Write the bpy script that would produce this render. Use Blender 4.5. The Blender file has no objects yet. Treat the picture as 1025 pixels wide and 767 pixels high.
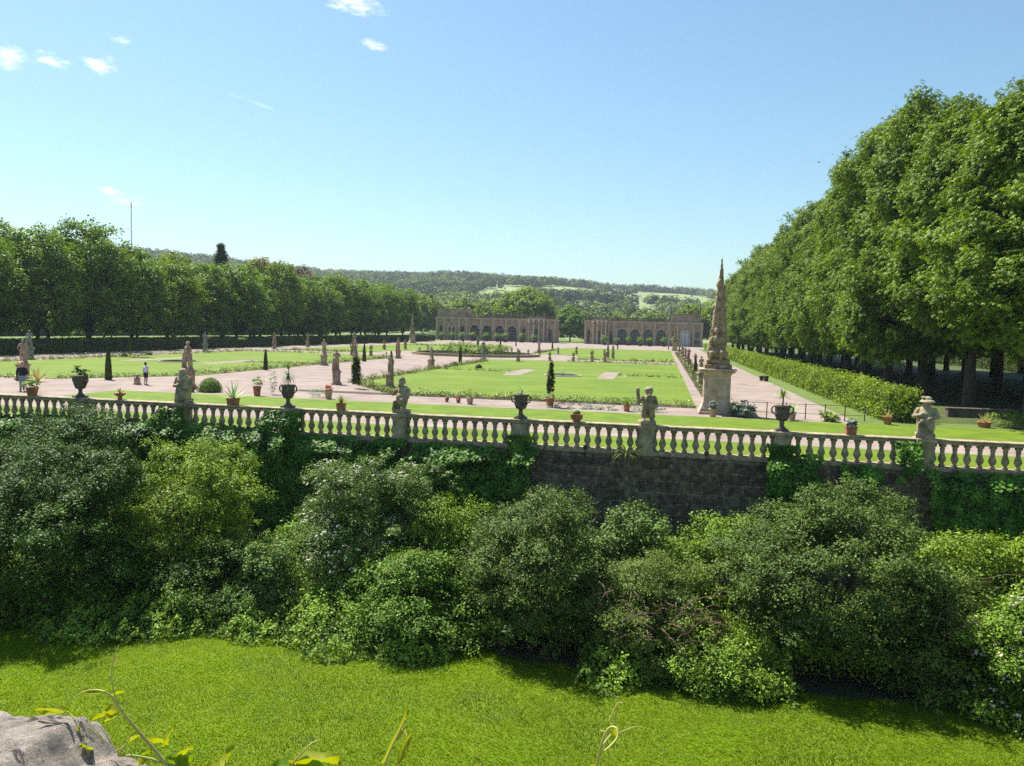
import bpy, math, random
import numpy as np
from mathutils import Vector, Matrix, noise as mnoise

rad = math.radians
SC = bpy.context.scene
COL = SC.collection
random.seed(7)

# ------------------------------------------------------------------ camera, sky, sun, exposure
YAW, PITCH, ROLL = rad(10.8), rad(3.955), rad(1.5)
CAM_Z = 4.7
fw = Vector((-math.sin(YAW) * math.cos(PITCH), math.cos(YAW) * math.cos(PITCH), -math.sin(PITCH)))
rt = Vector((math.cos(YAW), math.sin(YAW), 0.0))
up = rt.cross(fw)
rt2 = rt * math.cos(ROLL) + up * math.sin(ROLL)
up2 = up * math.cos(ROLL) - rt * math.sin(ROLL)
cam_data = bpy.data.cameras.new('camera')
cam = bpy.data.objects.new('camera', cam_data)
COL.objects.link(cam)
M = Matrix((rt2, up2, -fw)).transposed().to_4x4()
M.translation = (0, 0, CAM_Z)
cam.matrix_world = M
cam_data.sensor_width = 36.0
cam_data.lens = 36.0 * 780.0 / 1025.0
cam_data.clip_start = 0.05
cam_data.clip_end = 9000
SC.camera = cam

SUN_AZ, SUN_EL = rad(-54), rad(58)       # azimuth from +Y towards +X
sun_dir = Vector((math.sin(SUN_AZ) * math.cos(SUN_EL), math.cos(SUN_AZ) * math.cos(SUN_EL), math.sin(SUN_EL)))
sun_data = bpy.data.lights.new('sun', 'SUN')
sun_data.energy = 5.0
sun_data.angle = rad(0.55)
sun_data.color = (1.0, 0.95, 0.87)
sun = bpy.data.objects.new('sun', sun_data)
COL.objects.link(sun)
sun.rotation_euler = sun_dir.to_track_quat('Z', 'Y').to_euler()

world = bpy.data.worlds.new('World')
SC.world = world
world.use_nodes = True
wn, wl = world.node_tree.nodes, world.node_tree.links
wn.clear()
wout = wn.new('ShaderNodeOutputWorld')
wbg = wn.new('ShaderNodeBackground')
sky = wn.new('ShaderNodeTexSky')
sky.sky_type = 'NISHITA'
sky.sun_disc = False
sky.sun_elevation = SUN_EL
sky.sun_rotation = SUN_AZ
sky.altitude = 250
sky.air_density = 1.25
sky.dust_density = 0.9
sky.ozone_density = 2.2
wbg.inputs['Strength'].default_value = 0.068
wl.new(wbg.outputs[0], wout.inputs[0])
# a few thin clouds, each a soft noisy patch at a direction of the sky
geo = wn.new('ShaderNodeTexCoord')
def wmath(op, a, b=None, c=None, clamp=False):
    n = wn.new('ShaderNodeMath'); n.operation = op; n.use_clamp = clamp
    for i, v in enumerate((a, b, c)):
        if v is None: continue
        if isinstance(v, (int, float)): n.inputs[i].default_value = v
        else: wl.new(v, n.inputs[i])
    return n.outputs[0]
wno = wn.new('ShaderNodeTexNoise'); wno.inputs['Scale'].default_value = 38; wno.inputs['Detail'].default_value = 6; wno.inputs['Roughness'].default_value = 0.6
wmp = wn.new('ShaderNodeMapping'); wmp.inputs['Scale'].default_value = (1, 1, 2.8)
wl.new(geo.outputs['Generated'], wmp.inputs['Vector']); wl.new(wmp.outputs[0], wno.inputs['Vector'])
clouds = [((-0.668, 0.693, 0.268), (0.044, 0.016), 1.0), ((-0.636, 0.723, 0.266), (0.022, 0.009), 0.9), ((-0.601, 0.751, 0.272), (0.020, 0.012), 0.95),
          ((-0.582, 0.756, 0.298), (0.015, 0.007), 0.6), ((-0.363, 0.855, 0.367), (0.045, 0.014), 1.0), ((-0.344, 0.880, 0.326), (0.019, 0.006), 0.75),
          ((-0.604, 0.785, 0.137), (0.026, 0.0085), 0.8), ((-0.472, 0.845, 0.253), (0.050, 0.0022), 0.16)]
acc = None
for cd, (sw, sh), amt in clouds:
    d = Vector(cd).normalized()
    tx = Vector((d.y, -d.x, 0)).normalized(); ty = tx.cross(d).normalized()
    ang = rad(-14); tx, ty = tx * math.cos(ang) + ty * math.sin(ang), ty * math.cos(ang) - tx * math.sin(ang)
    sw, sh = sw * 1.25, sh * 1.35; q = []
    for t, s in ((tx, sw), (ty, sh)):
        dn = wn.new('ShaderNodeVectorMath'); dn.operation = 'DOT_PRODUCT'
        wl.new(geo.outputs['Generated'], dn.inputs[0]); dn.inputs[1].default_value = t
        v = wmath('SUBTRACT', dn.outputs['Value'], d.dot(t))
        v = wmath('DIVIDE', v, s); q.append(wmath('MULTIPLY', v, v))
    r2 = wmath('ADD', q[0], q[1])
    dn = wn.new('ShaderNodeVectorMath'); dn.operation = 'DOT_PRODUCT'
    wl.new(geo.outputs['Generated'], dn.inputs[0]); dn.inputs[1].default_value = d
    front = wmath('GREATER_THAN', dn.outputs['Value'], 0.5)
    g = wmath('SUBTRACT', 1.0, r2, clamp=True)
    nz = wmath('MULTIPLY_ADD', wno.outputs['Fac'], 3.2, -2.15)
    msk = wmath('MULTIPLY', g, 2.5, clamp=True); g = wmath('ADD', wmath('MULTIPLY', g, 1.25), nz, clamp=True); g = wmath('MULTIPLY', wmath('MULTIPLY', g, g), msk)
    g = wmath('MULTIPLY', g, wmath('MULTIPLY', front, amt * 0.9))
    acc = g if acc is None else wmath('MAXIMUM', acc, g)
wmix = wn.new('ShaderNodeMix'); wmix.data_type = 'RGBA'
wtint = wn.new('ShaderNodeMix'); wtint.data_type = 'RGBA'; wtint.blend_type = 'MULTIPLY'; wtint.inputs[0].default_value = 1.0
wl.new(sky.outputs[0], wtint.inputs[6]); wtint.inputs[7].default_value = (0.89, 1.09, 1.12, 1)
wl.new(acc, wmix.inputs[0]); wl.new(wtint.outputs[2], wmix.inputs[6]); wmix.inputs[7].default_value = (11.5, 11.5, 11.3, 1)
wl.new(wmix.outputs[2], wbg.inputs['Color'])

SC.view_settings.view_transform = 'Standard'
SC.view_settings.look = 'None'
SC.view_settings.gamma = 1
SC.view_settings.use_curve_mapping = False
SC.view_settings.exposure = 1.0
SC.render.engine = 'CYCLES'
SC.cycles.max_bounces = 6
SC.cycles.diffuse_bounces = 2
SC.cycles.glossy_bounces = 2
SC.cycles.transmission_bounces = 4
SC.cycles.volume_bounces = 0
SC.cycles.use_denoising = False
SC.cycles.denoiser = 'OPENIMAGEDENOISE'
SC.cycles.denoising_input_passes = 'RGB_ALBEDO_NORMAL'
SC.cycles.denoising_prefilter = 'ACCURATE'
SC.cycles.use_adaptive_sampling = False
SC.cycles.adaptive_threshold = 0.02
SC.cycles.caustics_reflective = False
SC.cycles.caustics_refractive = False

# ------------------------------------------------------------------ helpers
def tag(o, label=None, cat=None, group=None, kind=None):
    if label: o['label'] = label
    if cat: o['category'] = cat
    if group: o['group'] = group
    if kind: o['kind'] = kind
    return o

def empty(name, loc, rz=0.0, label=None, cat=None, group=None, s=1.0):
    o = bpy.data.objects.new(name, None)
    COL.objects.link(o)
    o.location = loc; o.rotation_euler = (0, 0, rz); o.scale = (s, s, s)
    o.empty_display_size = 0.3
    return tag(o, label, cat, group)

def link(name, me, parent=None, loc=(0, 0, 0), rz=0.0):
    o = bpy.data.objects.new(name, me)
    COL.objects.link(o)
    o.location = loc; o.rotation_euler = (0, 0, rz)
    if parent is not None: o.parent = parent
    return o

KIDS = {}
def copy_tree(o, parent=None):
    c = o.copy(); COL.objects.link(c)
    c.parent = parent
    for ch in list(o.children):
        copy_tree(ch, c)
    return c

def put(proto, first, loc, rz=0.0, s=1.0, label=None, group=None, cat=None):
    """place the prototype the first time, copies of it (with its parts) later"""
    o = proto if first else copy_tree(proto)
    o.location = loc; o.rotation_euler = (0, 0, rz)
    o.scale = s if isinstance(s, tuple) else (s, s, s)
    return tag(o, label, cat, group)

class Kit:
    """the first placement of a kind uses the original, later ones are copies"""
    def __init__(self, maker): self.maker, self.proto = maker, None
    def put(self, loc, rz=0.0, s=1.0, label=None, group=None, cat=None):
        if self.proto is None:
            self.proto = self.maker(); return put(self.proto, True, loc, rz, s, label, group, cat)
        return put(self.proto, False, loc, rz, s, label, group, cat)

def np_mesh(name, verts, quads, mats, tint=None, smooth=False, midx=None):
    me = bpy.data.meshes.new(name)
    n, m = len(verts), len(quads); k = quads.shape[1]
    me.vertices.add(n); me.vertices.foreach_set('co', np.asarray(verts, np.float32).ravel())
    me.loops.add(m * k); me.loops.foreach_set('vertex_index', quads.astype(np.int32).ravel())
    me.polygons.add(m); me.polygons.foreach_set('loop_start', np.arange(0, m * k, k, dtype=np.int32))
    if smooth: me.polygons.foreach_set('use_smooth', np.ones(m, bool))
    if midx is not None: me.polygons.foreach_set('material_index', midx.astype(np.int32))
    me.update(calc_edges=True)
    if tint is not None:
        a = me.attributes.new('tint', 'FLOAT', 'POINT'); a.data.foreach_set('value', np.asarray(tint, np.float32))
    for mt in (mats if isinstance(mats, (list, tuple)) else [mats]): me.materials.append(mt)
    return me

class MB:
    """collects solids; build() makes ONE mesh object"""
    def __init__(self): self.v, self.f, self.m, self.sm, self.cur = [], [], [], [], 0
    def add(self, vs, fs, smooth=False):
        b = len(self.v); self.v += [tuple(v) for v in vs]
        self.f += [tuple(i + b for i in f) for f in fs]
        self.m += [self.cur] * len(fs); self.sm += [smooth] * len(fs); return self
    def box(self, x0, x1, y0, y1, z0, z1, bev=0.0):
        if bev <= 0:
            vs = [(x, y, z) for z in (z0, z1) for (x, y) in ((x0, y0), (x1, y0), (x1, y1), (x0, y1))]
            return self.add(vs, [(3, 2, 1, 0), (4, 5, 6, 7), (0, 1, 5, 4), (1, 2, 6, 5), (2, 3, 7, 6), (3, 0, 4, 7)])
        b = bev
        rings = [(z0, b), (z0 + b, 0), (z1 - b, 0), (z1, b)]
        vs = []
        for z, i in rings: vs += [(x0 + i, y0 + i, z), (x1 - i, y0 + i, z), (x1 - i, y1 - i, z), (x0 + i, y1 - i, z)]
        fs = [(3, 2, 1, 0), (12, 13, 14, 15)]
        for k in range(3):
            for j in range(4): fs.append((k * 4 + j, k * 4 + (j + 1) % 4, k * 4 + 4 + (j + 1) % 4, k * 4 + 4 + j))
        return self.add(vs, fs)
    def lathe(self, prof, n=16, c=(0, 0, 0), smooth=True, sq=False, rot=0.0):
        vs, fs = [], []
        for r, z in prof:
            for k in range(n):
                a = 2 * math.pi * (k + (0.5 if sq else 0)) / n + rot
                rr = r / math.cos(math.pi / n) if sq else r
                vs.append((c[0] + rr * math.cos(a), c[1] + rr * math.sin(a), c[2] + z))
        for i in range(len(prof) - 1):
            for k in range(n): fs.append((i * n + k, i * n + (k + 1) % n, (i + 1) * n + (k + 1) % n, (i + 1) * n + k))
        fs.append(tuple(range(n - 1, -1, -1))); L = (len(prof) - 1) * n; fs.append(tuple(range(L, L + n)))
        return self.add(vs, fs, smooth)
    def tube(self, pts, rs, n=8, smooth=True):
        pts = [Vector(p) for p in pts]
        if not isinstance(rs, (list, tuple)): rs = [rs] * len(pts)
        vs, fs = [], []; prev = None
        for i, p in enumerate(pts):
            d = (pts[min(i + 1, len(pts) - 1)] - pts[max(i - 1, 0)]).normalized()
            ref = prev if prev is not None else (Vector((1, 0, 0)) if abs(d.x) < 0.8 else Vector((0, 1, 0)))
            a = (ref - d * ref.dot(d)).normalized(); b = d.cross(a); prev = a
            for k in range(n):
                t = 2 * math.pi * k / n
                vs.append(p + (a * math.cos(t) + b * math.sin(t)) * rs[i])
        for i in range(len(pts) - 1):
            for k in range(n): fs.append((i * n + k, i * n + (k + 1) % n, (i + 1) * n + (k + 1) % n, (i + 1) * n + k))
        fs.append(tuple(range(n - 1, -1, -1))); L = (len(pts) - 1) * n; fs.append(tuple(range(L, L + n)))
        return self.add(vs, fs, smooth)
    def cap(self, p, r1, q=None, r2=None, n=12):
        """round-ended tapered capsule"""
        p = Vector(p); q = Vector(q) if q is not None else p + Vector((0, 0, 1e-3)); r2 = r1 if r2 is None else r2
        d = (q - p).normalized(); pts, rs = [], []
        for t in (-80, -55, -30, 0): pts.append(p + d * r1 * math.sin(rad(t))); rs.append(r1 * math.cos(rad(t)))
        for t in (0, 30, 55, 80): pts.append(q + d * r2 * math.sin(rad(t))); rs.append(r2 * math.cos(rad(t)))
        return self.tube(pts, rs, n)
    def ell(self, c, r, n=14, m=9):
        vs, fs = [], []
        for i in range(1, m):
            t = math.pi * i / m
            for k in range(n):
                a = 2 * math.pi * k / n
                vs.append((c[0] + r[0] * math.sin(t) * math.cos(a), c[1] + r[1] * math.sin(t) * math.sin(a), c[2] - r[2] * math.cos(t)))
        for i in range(m - 2):
            for k in range(n): fs.append((i * n + k, i * n + (k + 1) % n, (i + 1) * n + (k + 1) % n, (i + 1) * n + k))
        vs += [(c[0], c[1], c[2] - r[2]), (c[0], c[1], c[2] + r[2])]; b = len(vs) - 2; L = (m - 2) * n
        for k in range(n): fs += [((k + 1) % n, k, b), (L + k, L + (k + 1) % n, b + 1)]
        return self.add(vs, fs, True)
    def prism(self, poly, y0, y1):
        """polygon in x,z (counter-clockwise seen from -y) extruded along y"""
        n = len(poly); vs = [(x, y0, z) for x, z in poly] + [(x, y1, z) for x, z in poly]
        fs = [tuple(range(n)), tuple(range(2 * n - 1, n - 1, -1))]
        for k in range(n): fs.append((k, n + k, n + (k + 1) % n, (k + 1) % n))
        return self.add(vs, fs)
    def slab(self, poly, z0, z1):
        n = len(poly); vs = [(x, y, z0) for x, y in poly] + [(x, y, z1) for x, y in poly]
        fs = [tuple(range(n - 1, -1, -1)), tuple(range(n, 2 * n))]
        for k in range(n): fs.append((k, (k + 1) % n, n + (k + 1) % n, n + k))
        return self.add(vs, fs)
    def mesh(self, name, mats):
        me = bpy.data.meshes.new(name); me.from_pydata(self.v, [], self.f)
        for mt in (mats if isinstance(mats, (list, tuple)) else [mats]): me.materials.append(mt)
        me.polygons.foreach_set('material_index', self.m); me.polygons.foreach_set('use_smooth', self.sm)
        me.update(); return me
    def build(self, name, mats, parent=None, loc=(0, 0, 0), rz=0.0):
        return link(name, self.mesh(name, mats), parent, loc, rz)
    def fused(self, name, mat, voxel=0.03, smooth=4, parent=None, rough=0.0, seed=0):
        """one continuous body out of the overlapping solids"""
        o = self.build(name, mat)
        md = o.modifiers.new('r', 'REMESH'); md.mode = 'VOXEL'; md.voxel_size = voxel; md.use_smooth_shade = True
        if smooth: s = o.modifiers.new('s', 'SMOOTH'); s.factor = 0.5; s.iterations = smooth
        dg = bpy.context.evaluated_depsgraph_get()
        me = bpy.data.meshes.new_from_object(o.evaluated_get(dg))
        old = o.data; o.modifiers.clear(); o.data = me; bpy.data.meshes.remove(old); me.name = name
        if not me.materials: me.materials.append(mat)
        if rough:
            for v in me.vertices:
                p = v.co * 7 + Vector((seed, 0, 0))
                v.co += v.normal * (mnoise.noise(p) * 0.7 + mnoise.noise(p * 2.3) * 0.4) * rough
        me.polygons.foreach_set('use_smooth', [True] * len(me.polygons)); me.update()
        if parent is not None: o.parent = parent
        return o

# ------------------------------------------------------------------ materials
def new_mat(name):
    m = bpy.data.materials.new(name); m.use_nodes = True
    m.node_tree.nodes.clear(); return m, m.node_tree.nodes, m.node_tree.links

def N(nodes, t, **kw):
    n = nodes.new(t)
    for k, v in kw.items():
        if k in n.inputs.keys(): n.inputs[k].default_value = v
        else: setattr(n, k, v)
    return n

def ramp(nodes, stops):
    r = nodes.new('ShaderNodeValToRGB'); e = r.color_ramp.elements
    while len(e) < len(stops): e.new(0.5)
    for el, (p, c) in zip(e, stops): el.position = p; el.color = (*c, 1)
    return r

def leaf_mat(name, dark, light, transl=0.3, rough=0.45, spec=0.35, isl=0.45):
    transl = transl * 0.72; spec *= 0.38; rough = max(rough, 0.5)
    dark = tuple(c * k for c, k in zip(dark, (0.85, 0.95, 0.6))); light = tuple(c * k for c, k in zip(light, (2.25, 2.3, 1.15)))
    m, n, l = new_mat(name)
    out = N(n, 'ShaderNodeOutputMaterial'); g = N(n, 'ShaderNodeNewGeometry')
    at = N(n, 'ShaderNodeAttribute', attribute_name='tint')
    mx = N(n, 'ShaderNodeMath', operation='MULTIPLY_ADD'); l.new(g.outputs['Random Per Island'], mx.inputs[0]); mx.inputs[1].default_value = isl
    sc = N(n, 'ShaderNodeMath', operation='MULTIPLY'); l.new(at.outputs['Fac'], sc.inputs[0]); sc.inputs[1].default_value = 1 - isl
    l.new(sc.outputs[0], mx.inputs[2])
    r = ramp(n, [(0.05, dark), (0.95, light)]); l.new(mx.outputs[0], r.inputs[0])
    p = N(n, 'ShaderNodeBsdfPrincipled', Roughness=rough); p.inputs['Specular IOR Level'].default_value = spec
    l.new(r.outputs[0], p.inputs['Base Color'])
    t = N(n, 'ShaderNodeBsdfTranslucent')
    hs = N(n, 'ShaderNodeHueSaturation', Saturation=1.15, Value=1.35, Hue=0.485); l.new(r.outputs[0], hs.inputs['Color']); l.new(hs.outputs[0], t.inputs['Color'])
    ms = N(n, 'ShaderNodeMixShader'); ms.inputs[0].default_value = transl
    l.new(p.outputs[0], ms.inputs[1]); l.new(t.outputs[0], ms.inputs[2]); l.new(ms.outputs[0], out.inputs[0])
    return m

def noisy_mat(name, cols, scale=4.0, rough=0.9, bump=0.3, bscale=30.0, detail=8, dist=0.02, stretch=(1, 1, 1), spec=0.25, fine=0.0, fine_scale=60.0, coord='Object'):
    """stops of colour over layered noise, with bump"""
    m, n, l = new_mat(name)
    out = N(n, 'ShaderNodeOutputMaterial'); tc = N(n, 'ShaderNodeTexCoord')
    mp = N(n, 'ShaderNodeMapping'); mp.inputs['Scale'].default_value = stretch; l.new(tc.outputs[coord], mp.inputs['Vector'])
    oi = N(n, 'ShaderNodeObjectInfo'); add = N(n, 'ShaderNodeVectorMath', operation='ADD')
    l.new(mp.outputs[0], add.inputs[0])
    rs = N(n, 'ShaderNodeMath', operation='MULTIPLY'); l.new(oi.outputs['Random'], rs.inputs[0]); rs.inputs[1].default_value = 37.0
    l.new(rs.outputs[0], add.inputs[1])
    a = N(n, 'ShaderNodeTexNoise', Scale=scale, Detail=detail, Roughness=0.62); l.new(add.outputs[0], a.inputs['Vector'])
    r = ramp(n, cols); src = a.outputs['Fac']
    b = N(n, 'ShaderNodeTexNoise', Scale=bscale, Detail=6, Roughness=0.65); l.new(add.outputs[0], b.inputs['Vector'])
    if fine:
        f = N(n, 'ShaderNodeTexNoise', Scale=fine_scale, Detail=4, Roughness=0.7); l.new(add.outputs[0], f.inputs['Vector'])
        mm = N(n, 'ShaderNodeMath', operation='MULTIPLY_ADD'); sb = N(n, 'ShaderNodeMath', operation='SUBTRACT'); l.new(f.outputs['Fac'], sb.inputs[0]); sb.inputs[1].default_value = 0.5
        l.new(sb.outputs[0], mm.inputs[0]); mm.inputs[1].default_value = fine; l.new(src, mm.inputs[2]); src = mm.outputs[0]
    l.new(src, r.inputs[0])
    p = N(n, 'ShaderNodeBsdfPrincipled', Roughness=rough); p.inputs['Specular IOR Level'].default_value = spec
    l.new(r.outputs[0], p.inputs['Base Color'])
    bp = N(n, 'ShaderNodeBump', Strength=bump, Distance=dist); l.new(b.outputs['Fac'], bp.inputs['Height']); l.new(bp.outputs[0], p.inputs['Normal'])
    l.new(p.outputs[0], out.inputs[0])
    return m

def plain_mat(name, c, rough=0.6, metal=0.0, spec=0.4):
    return noisy_mat(name, [(0.3, tuple(x * 0.85 for x in c)), (0.7, tuple(min(1, x * 1.12) for x in c))], scale=9, rough=rough, bump=0.08, bscale=60, spec=spec)

def lawn_mat(name, dark, light, stripe=0.0, ang=0.0, patch=0.25, stripe_w=2.0):
    m, n, l = new_mat(name)
    out = N(n, 'ShaderNodeOutputMaterial'); tc = N(n, 'ShaderNodeTexCoord')
    a = N(n, 'ShaderNodeTexNoise', Scale=patch, Detail=5, Roughness=0.6); l.new(tc.outputs['Object'], a.inputs['Vector'])
    b = N(n, 'ShaderNodeTexNoise', Scale=2.6, Detail=10, Roughness=0.78); l.new(tc.outputs['Object'], b.inputs['Vector'])
    mx = N(n, 'ShaderNodeMath', operation='MULTIPLY_ADD'); l.new(b.outputs['Fac'], mx.inputs[0]); mx.inputs[1].default_value = 0.42
    h = N(n, 'ShaderNodeMath', operation='MULTIPLY'); l.new(a.outputs['Fac'], h.inputs[0]); h.inputs[1].default_value = 0.58
    l.new(h.outputs[0], mx.inputs[2]); src = mx.outputs[0]
    if stripe:
        mp = N(n, 'ShaderNodeMapping'); mp.inputs['Rotation'].default_value = (0, 0, ang); l.new(tc.outputs['Object'], mp.inputs['Vector'])
        w = N(n, 'ShaderNodeTexWave', wave_type='BANDS', Scale=0.314 / stripe_w, Distortion=0.6, Detail=2.0); w.inputs['Detail Scale'].default_value = 0.6
        l.new(mp.outputs[0], w.inputs['Vector'])
        s = N(n, 'ShaderNodeMath', operation='MULTIPLY_ADD'); c = N(n, 'ShaderNodeMath', operation='SUBTRACT'); l.new(w.outputs['Fac'], c.inputs[0]); c.inputs[1].default_value = 0.5
        l.new(c.outputs[0], s.inputs[0]); s.inputs[1].default_value = stripe; l.new(src, s.inputs[2]); src = s.outputs[0]
    r = ramp(n, [(0.34, dark), (0.66, light)]); l.new(src, r.inputs[0])
    p = N(n, 'ShaderNodeBsdfPrincipled', Roughness=0.75); p.inputs['Specular IOR Level'].default_value = 0.15
    l.new(r.outputs[0], p.inputs['Base Color'])
    g = N(n, 'ShaderNodeTexNoise', Scale=45.0, Detail=4, Roughness=0.8); l.new(tc.outputs['Object'], g.inputs['Vector'])
    bp = N(n, 'ShaderNodeBump', Strength=0.55, Distance=0.05); l.new(g.outputs['Fac'], bp.inputs['Height']); l.new(bp.outputs[0], p.inputs['Normal'])
    l.new(p.outputs[0], out.inputs[0]); return m

def masonry_mat(name, c1, c2, mortar, row=0.36, bw=0.95, bump=0.6):
    m, n, l = new_mat(name)
    out = N(n, 'ShaderNodeOutputMaterial'); tc = N(n, 'ShaderNodeTexCoord')
    sx = N(n, 'ShaderNodeSeparateXYZ'); l.new(tc.outputs['Object'], sx.inputs[0])
    ad = N(n, 'ShaderNodeMath', operation='ADD'); l.new(sx.outputs[0], ad.inputs[0]); l.new(sx.outputs[1], ad.inputs[1])
    cb = N(n, 'ShaderNodeCombineXYZ'); l.new(ad.outputs[0], cb.inputs[0]); l.new(sx.outputs[2], cb.inputs[1])
    wob = N(n, 'ShaderNodeTexNoise', Scale=1.1, Detail=4); l.new(tc.outputs['Object'], wob.inputs['Vector'])
    vm = N(n, 'ShaderNodeVectorMath', operation='MULTIPLY_ADD'); l.new(wob.outputs['Color'], vm.inputs[0]); vm.inputs[1].default_value = (0.5, 0.30, 0); l.new(cb.outputs[0], vm.inputs[2])
    bk = N(n, 'ShaderNodeTexBrick', Scale=1.0); bk.inputs['Mortar Size'].default_value = 0.022; bk.inputs['Mortar Smooth'].default_value = 1.0; bk.inputs['Bias'].default_value = 0.0
    bk.inputs['Brick Width'].default_value = bw; bk.inputs['Row Height'].default_value = row; bk.squash = 0.7; bk.squash_frequency = 3; bk.offset = 0.42
    bk.inputs['Color1'].default_value = (*c1, 1); bk.inputs['Color2'].default_value = (*c2, 1); bk.inputs['Mortar'].default_value = (*mortar, 1)
    l.new(vm.outputs[0], bk.inputs['Vector'])
    ns = N(n, 'ShaderNodeTexNoise', Scale=5.0, Detail=9, Roughness=0.7); l.new(tc.outputs['Object'], ns.inputs['Vector'])
    r = ramp(n, [(0.34, (0.22, 0.22, 0.20)), (0.5, (0.75, 0.74, 0.70)), (0.68, (1.9, 1.8, 1.6))]); l.new(ns.outputs['Fac'], r.inputs[0])
    mu = N(n, 'ShaderNodeMix', data_type='RGBA', blend_type='MULTIPLY'); mu.inputs[0].default_value = 1.0
    l.new(bk.outputs['Color'], mu.inputs[6]); l.new(r.outputs[0], mu.inputs[7])
    p = N(n, 'ShaderNodeBsdfPrincipled', Roughness=0.92); l.new(mu.outputs[2], p.inputs['Base Color'])
    b2 = N(n, 'ShaderNodeTexNoise', Scale=9.0, Detail=8, Roughness=0.7); l.new(tc.outputs['Object'], b2.inputs['Vector'])
    hh = N(n, 'ShaderNodeMath', operation='MULTIPLY_ADD'); l.new(bk.outputs['Fac'], hh.inputs[0]); hh.inputs[1].default_value = -0.9; l.new(b2.outputs['Fac'], hh.inputs[2])
    bp = N(n, 'ShaderNodeBump', Strength=bump, Distance=0.06); l.new(hh.outputs[0], bp.inputs['Height']); l.new(bp.outputs[0], p.inputs['Normal'])
    l.new(p.outputs[0], out.inputs[0]); return m

MAT = {}
MAT['gravel'] = noisy_mat('pink gravel', [(0.25, (0.180, 0.136, 0.110)), (0.48, (0.258, 0.202, 0.170)), (0.7, (0.316, 0.256, 0.220))], scale=0.55, rough=0.95, bump=0.35, bscale=40, dist=0.02, fine=0.6, fine_scale=14)
MAT['lawn'] = lawn_mat('mown lawn', (0.082, 0.138, 0.008), (0.162, 0.228, 0.016), stripe=0.10, patch=0.16, ang=rad(62), stripe_w=2.4)
MAT['strip'] = lawn_mat('grass strip', (0.078, 0.135, 0.007), (0.160, 0.232, 0.014), stripe=0.0, patch=0.7)
MAT['moatgrass'] = lawn_mat('moat grass', (0.095, 0.150, 0.004), (0.150, 0.215, 0.006), stripe=0.0, patch=0.35)
MAT['verge'] = lawn_mat('verge grass', (0.085, 0.125, 0.022), (0.15, 0.205, 0.05), patch=0.8)
MAT['parkgrass'] = lawn_mat('park grass', (0.07, 0.12, 0.018), (0.13, 0.20, 0.035), patch=0.2)
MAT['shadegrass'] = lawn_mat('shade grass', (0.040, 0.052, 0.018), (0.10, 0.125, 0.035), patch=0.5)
MAT['soil'] = noisy_mat('bed soil', [(0.3, (0.05, 0.036, 0.025)), (0.7, (0.10, 0.075, 0.052))], scale=6, bump=0.6, bscale=25, dist=0.04)
MAT['shade_soil'] = noisy_mat('leaf litter soil', [(0.3, (0.045, 0.042, 0.028)), (0.6, (0.085, 0.08, 0.045)), (0.8, (0.12, 0.12, 0.07))], scale=0.7, bump=0.5, bscale=12, dist=0.05, fine=0.5, fine_scale=8)
MAT['moatsoil'] = noisy_mat('moat floor', [(0.3, (0.03, 0.032, 0.016)), (0.7, (0.06, 0.06, 0.03))], scale=2, bump=0.6, bscale=12, dist=0.06)
MAT['stone'] = noisy_mat('weathered grey sandstone', [(0.30, (0.13, 0.11, 0.075)), (0.48, (0.32, 0.255, 0.16)), (0.66, (0.47, 0.38, 0.25)), (0.8, (0.55, 0.485, 0.36))], scale=3.2, bump=0.5, bscale=26, dist=0.02, fine=0.35, fine_scale=20)
MAT['darkstone'] = noisy_mat('mossy dark sandstone', [(0.28, (0.10, 0.082, 0.052)), (0.46, (0.29, 0.225, 0.135)), (0.66, (0.46, 0.365, 0.225)), (0.82, (0.56, 0.48, 0.34))], scale=5.0, bump=0.6, bscale=26, dist=0.02, fine=0.4, fine_scale=22)
MAT['pinkstone'] = noisy_mat('rose sandstone', [(0.28, (0.17, 0.115, 0.085)), (0.48, (0.34, 0.23, 0.17)), (0.66, (0.46, 0.33, 0.25)), (0.82, (0.54, 0.43, 0.34))], scale=2.6, bump=0.45, bscale=24, dist=0.02, fine=0.35, fine_scale=16)
MAT['buffstone'] = noisy_mat('buff sandstone', [(0.28, (0.17, 0.135, 0.09)), (0.48, (0.35, 0.28, 0.195)), (0.66, (0.47, 0.385, 0.275)), (0.82, (0.55, 0.48, 0.37))], scale=2.2, bump=0.45, bscale=20, dist=0.02, fine=0.4, fine_scale=14)
MAT['palestone'] = noisy_mat('pale sandstone', [(0.28, (0.24, 0.175, 0.12)), (0.48, (0.42, 0.325, 0.235)), (0.66, (0.52, 0.415, 0.31)), (0.82, (0.58, 0.49, 0.39))], scale=2.2, bump=0.45, bscale=20, dist=0.02, fine=0.4, fine_scale=14)
MAT['brownstone'] = noisy_mat('brown carved sandstone', [(0.28, (0.11, 0.075, 0.045)), (0.46, (0.26, 0.185, 0.115)), (0.64, (0.42, 0.315, 0.21)), (0.8, (0.52, 0.42, 0.30))], scale=2.6, bump=0.6, bscale=18, dist=0.03, fine=0.5, fine_scale=12)
MAT['greystone'] = noisy_mat('lichen grey stone', [(0.3, (0.13, 0.135, 0.115)), (0.5, (0.25, 0.245, 0.21)), (0.75, (0.38, 0.37, 0.32))], scale=3, bump=0.45, bscale=24, dist=0.02)
MAT['palacestone'] = noisy_mat('pink palace stone', [(0.28, (0.16, 0.115, 0.078)), (0.5, (0.31, 0.232, 0.158)), (0.75, (0.42, 0.33, 0.24))], scale=0.55, bump=0.3, bscale=6, dist=0.05, fine=0.35, fine_scale=3)
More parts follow.
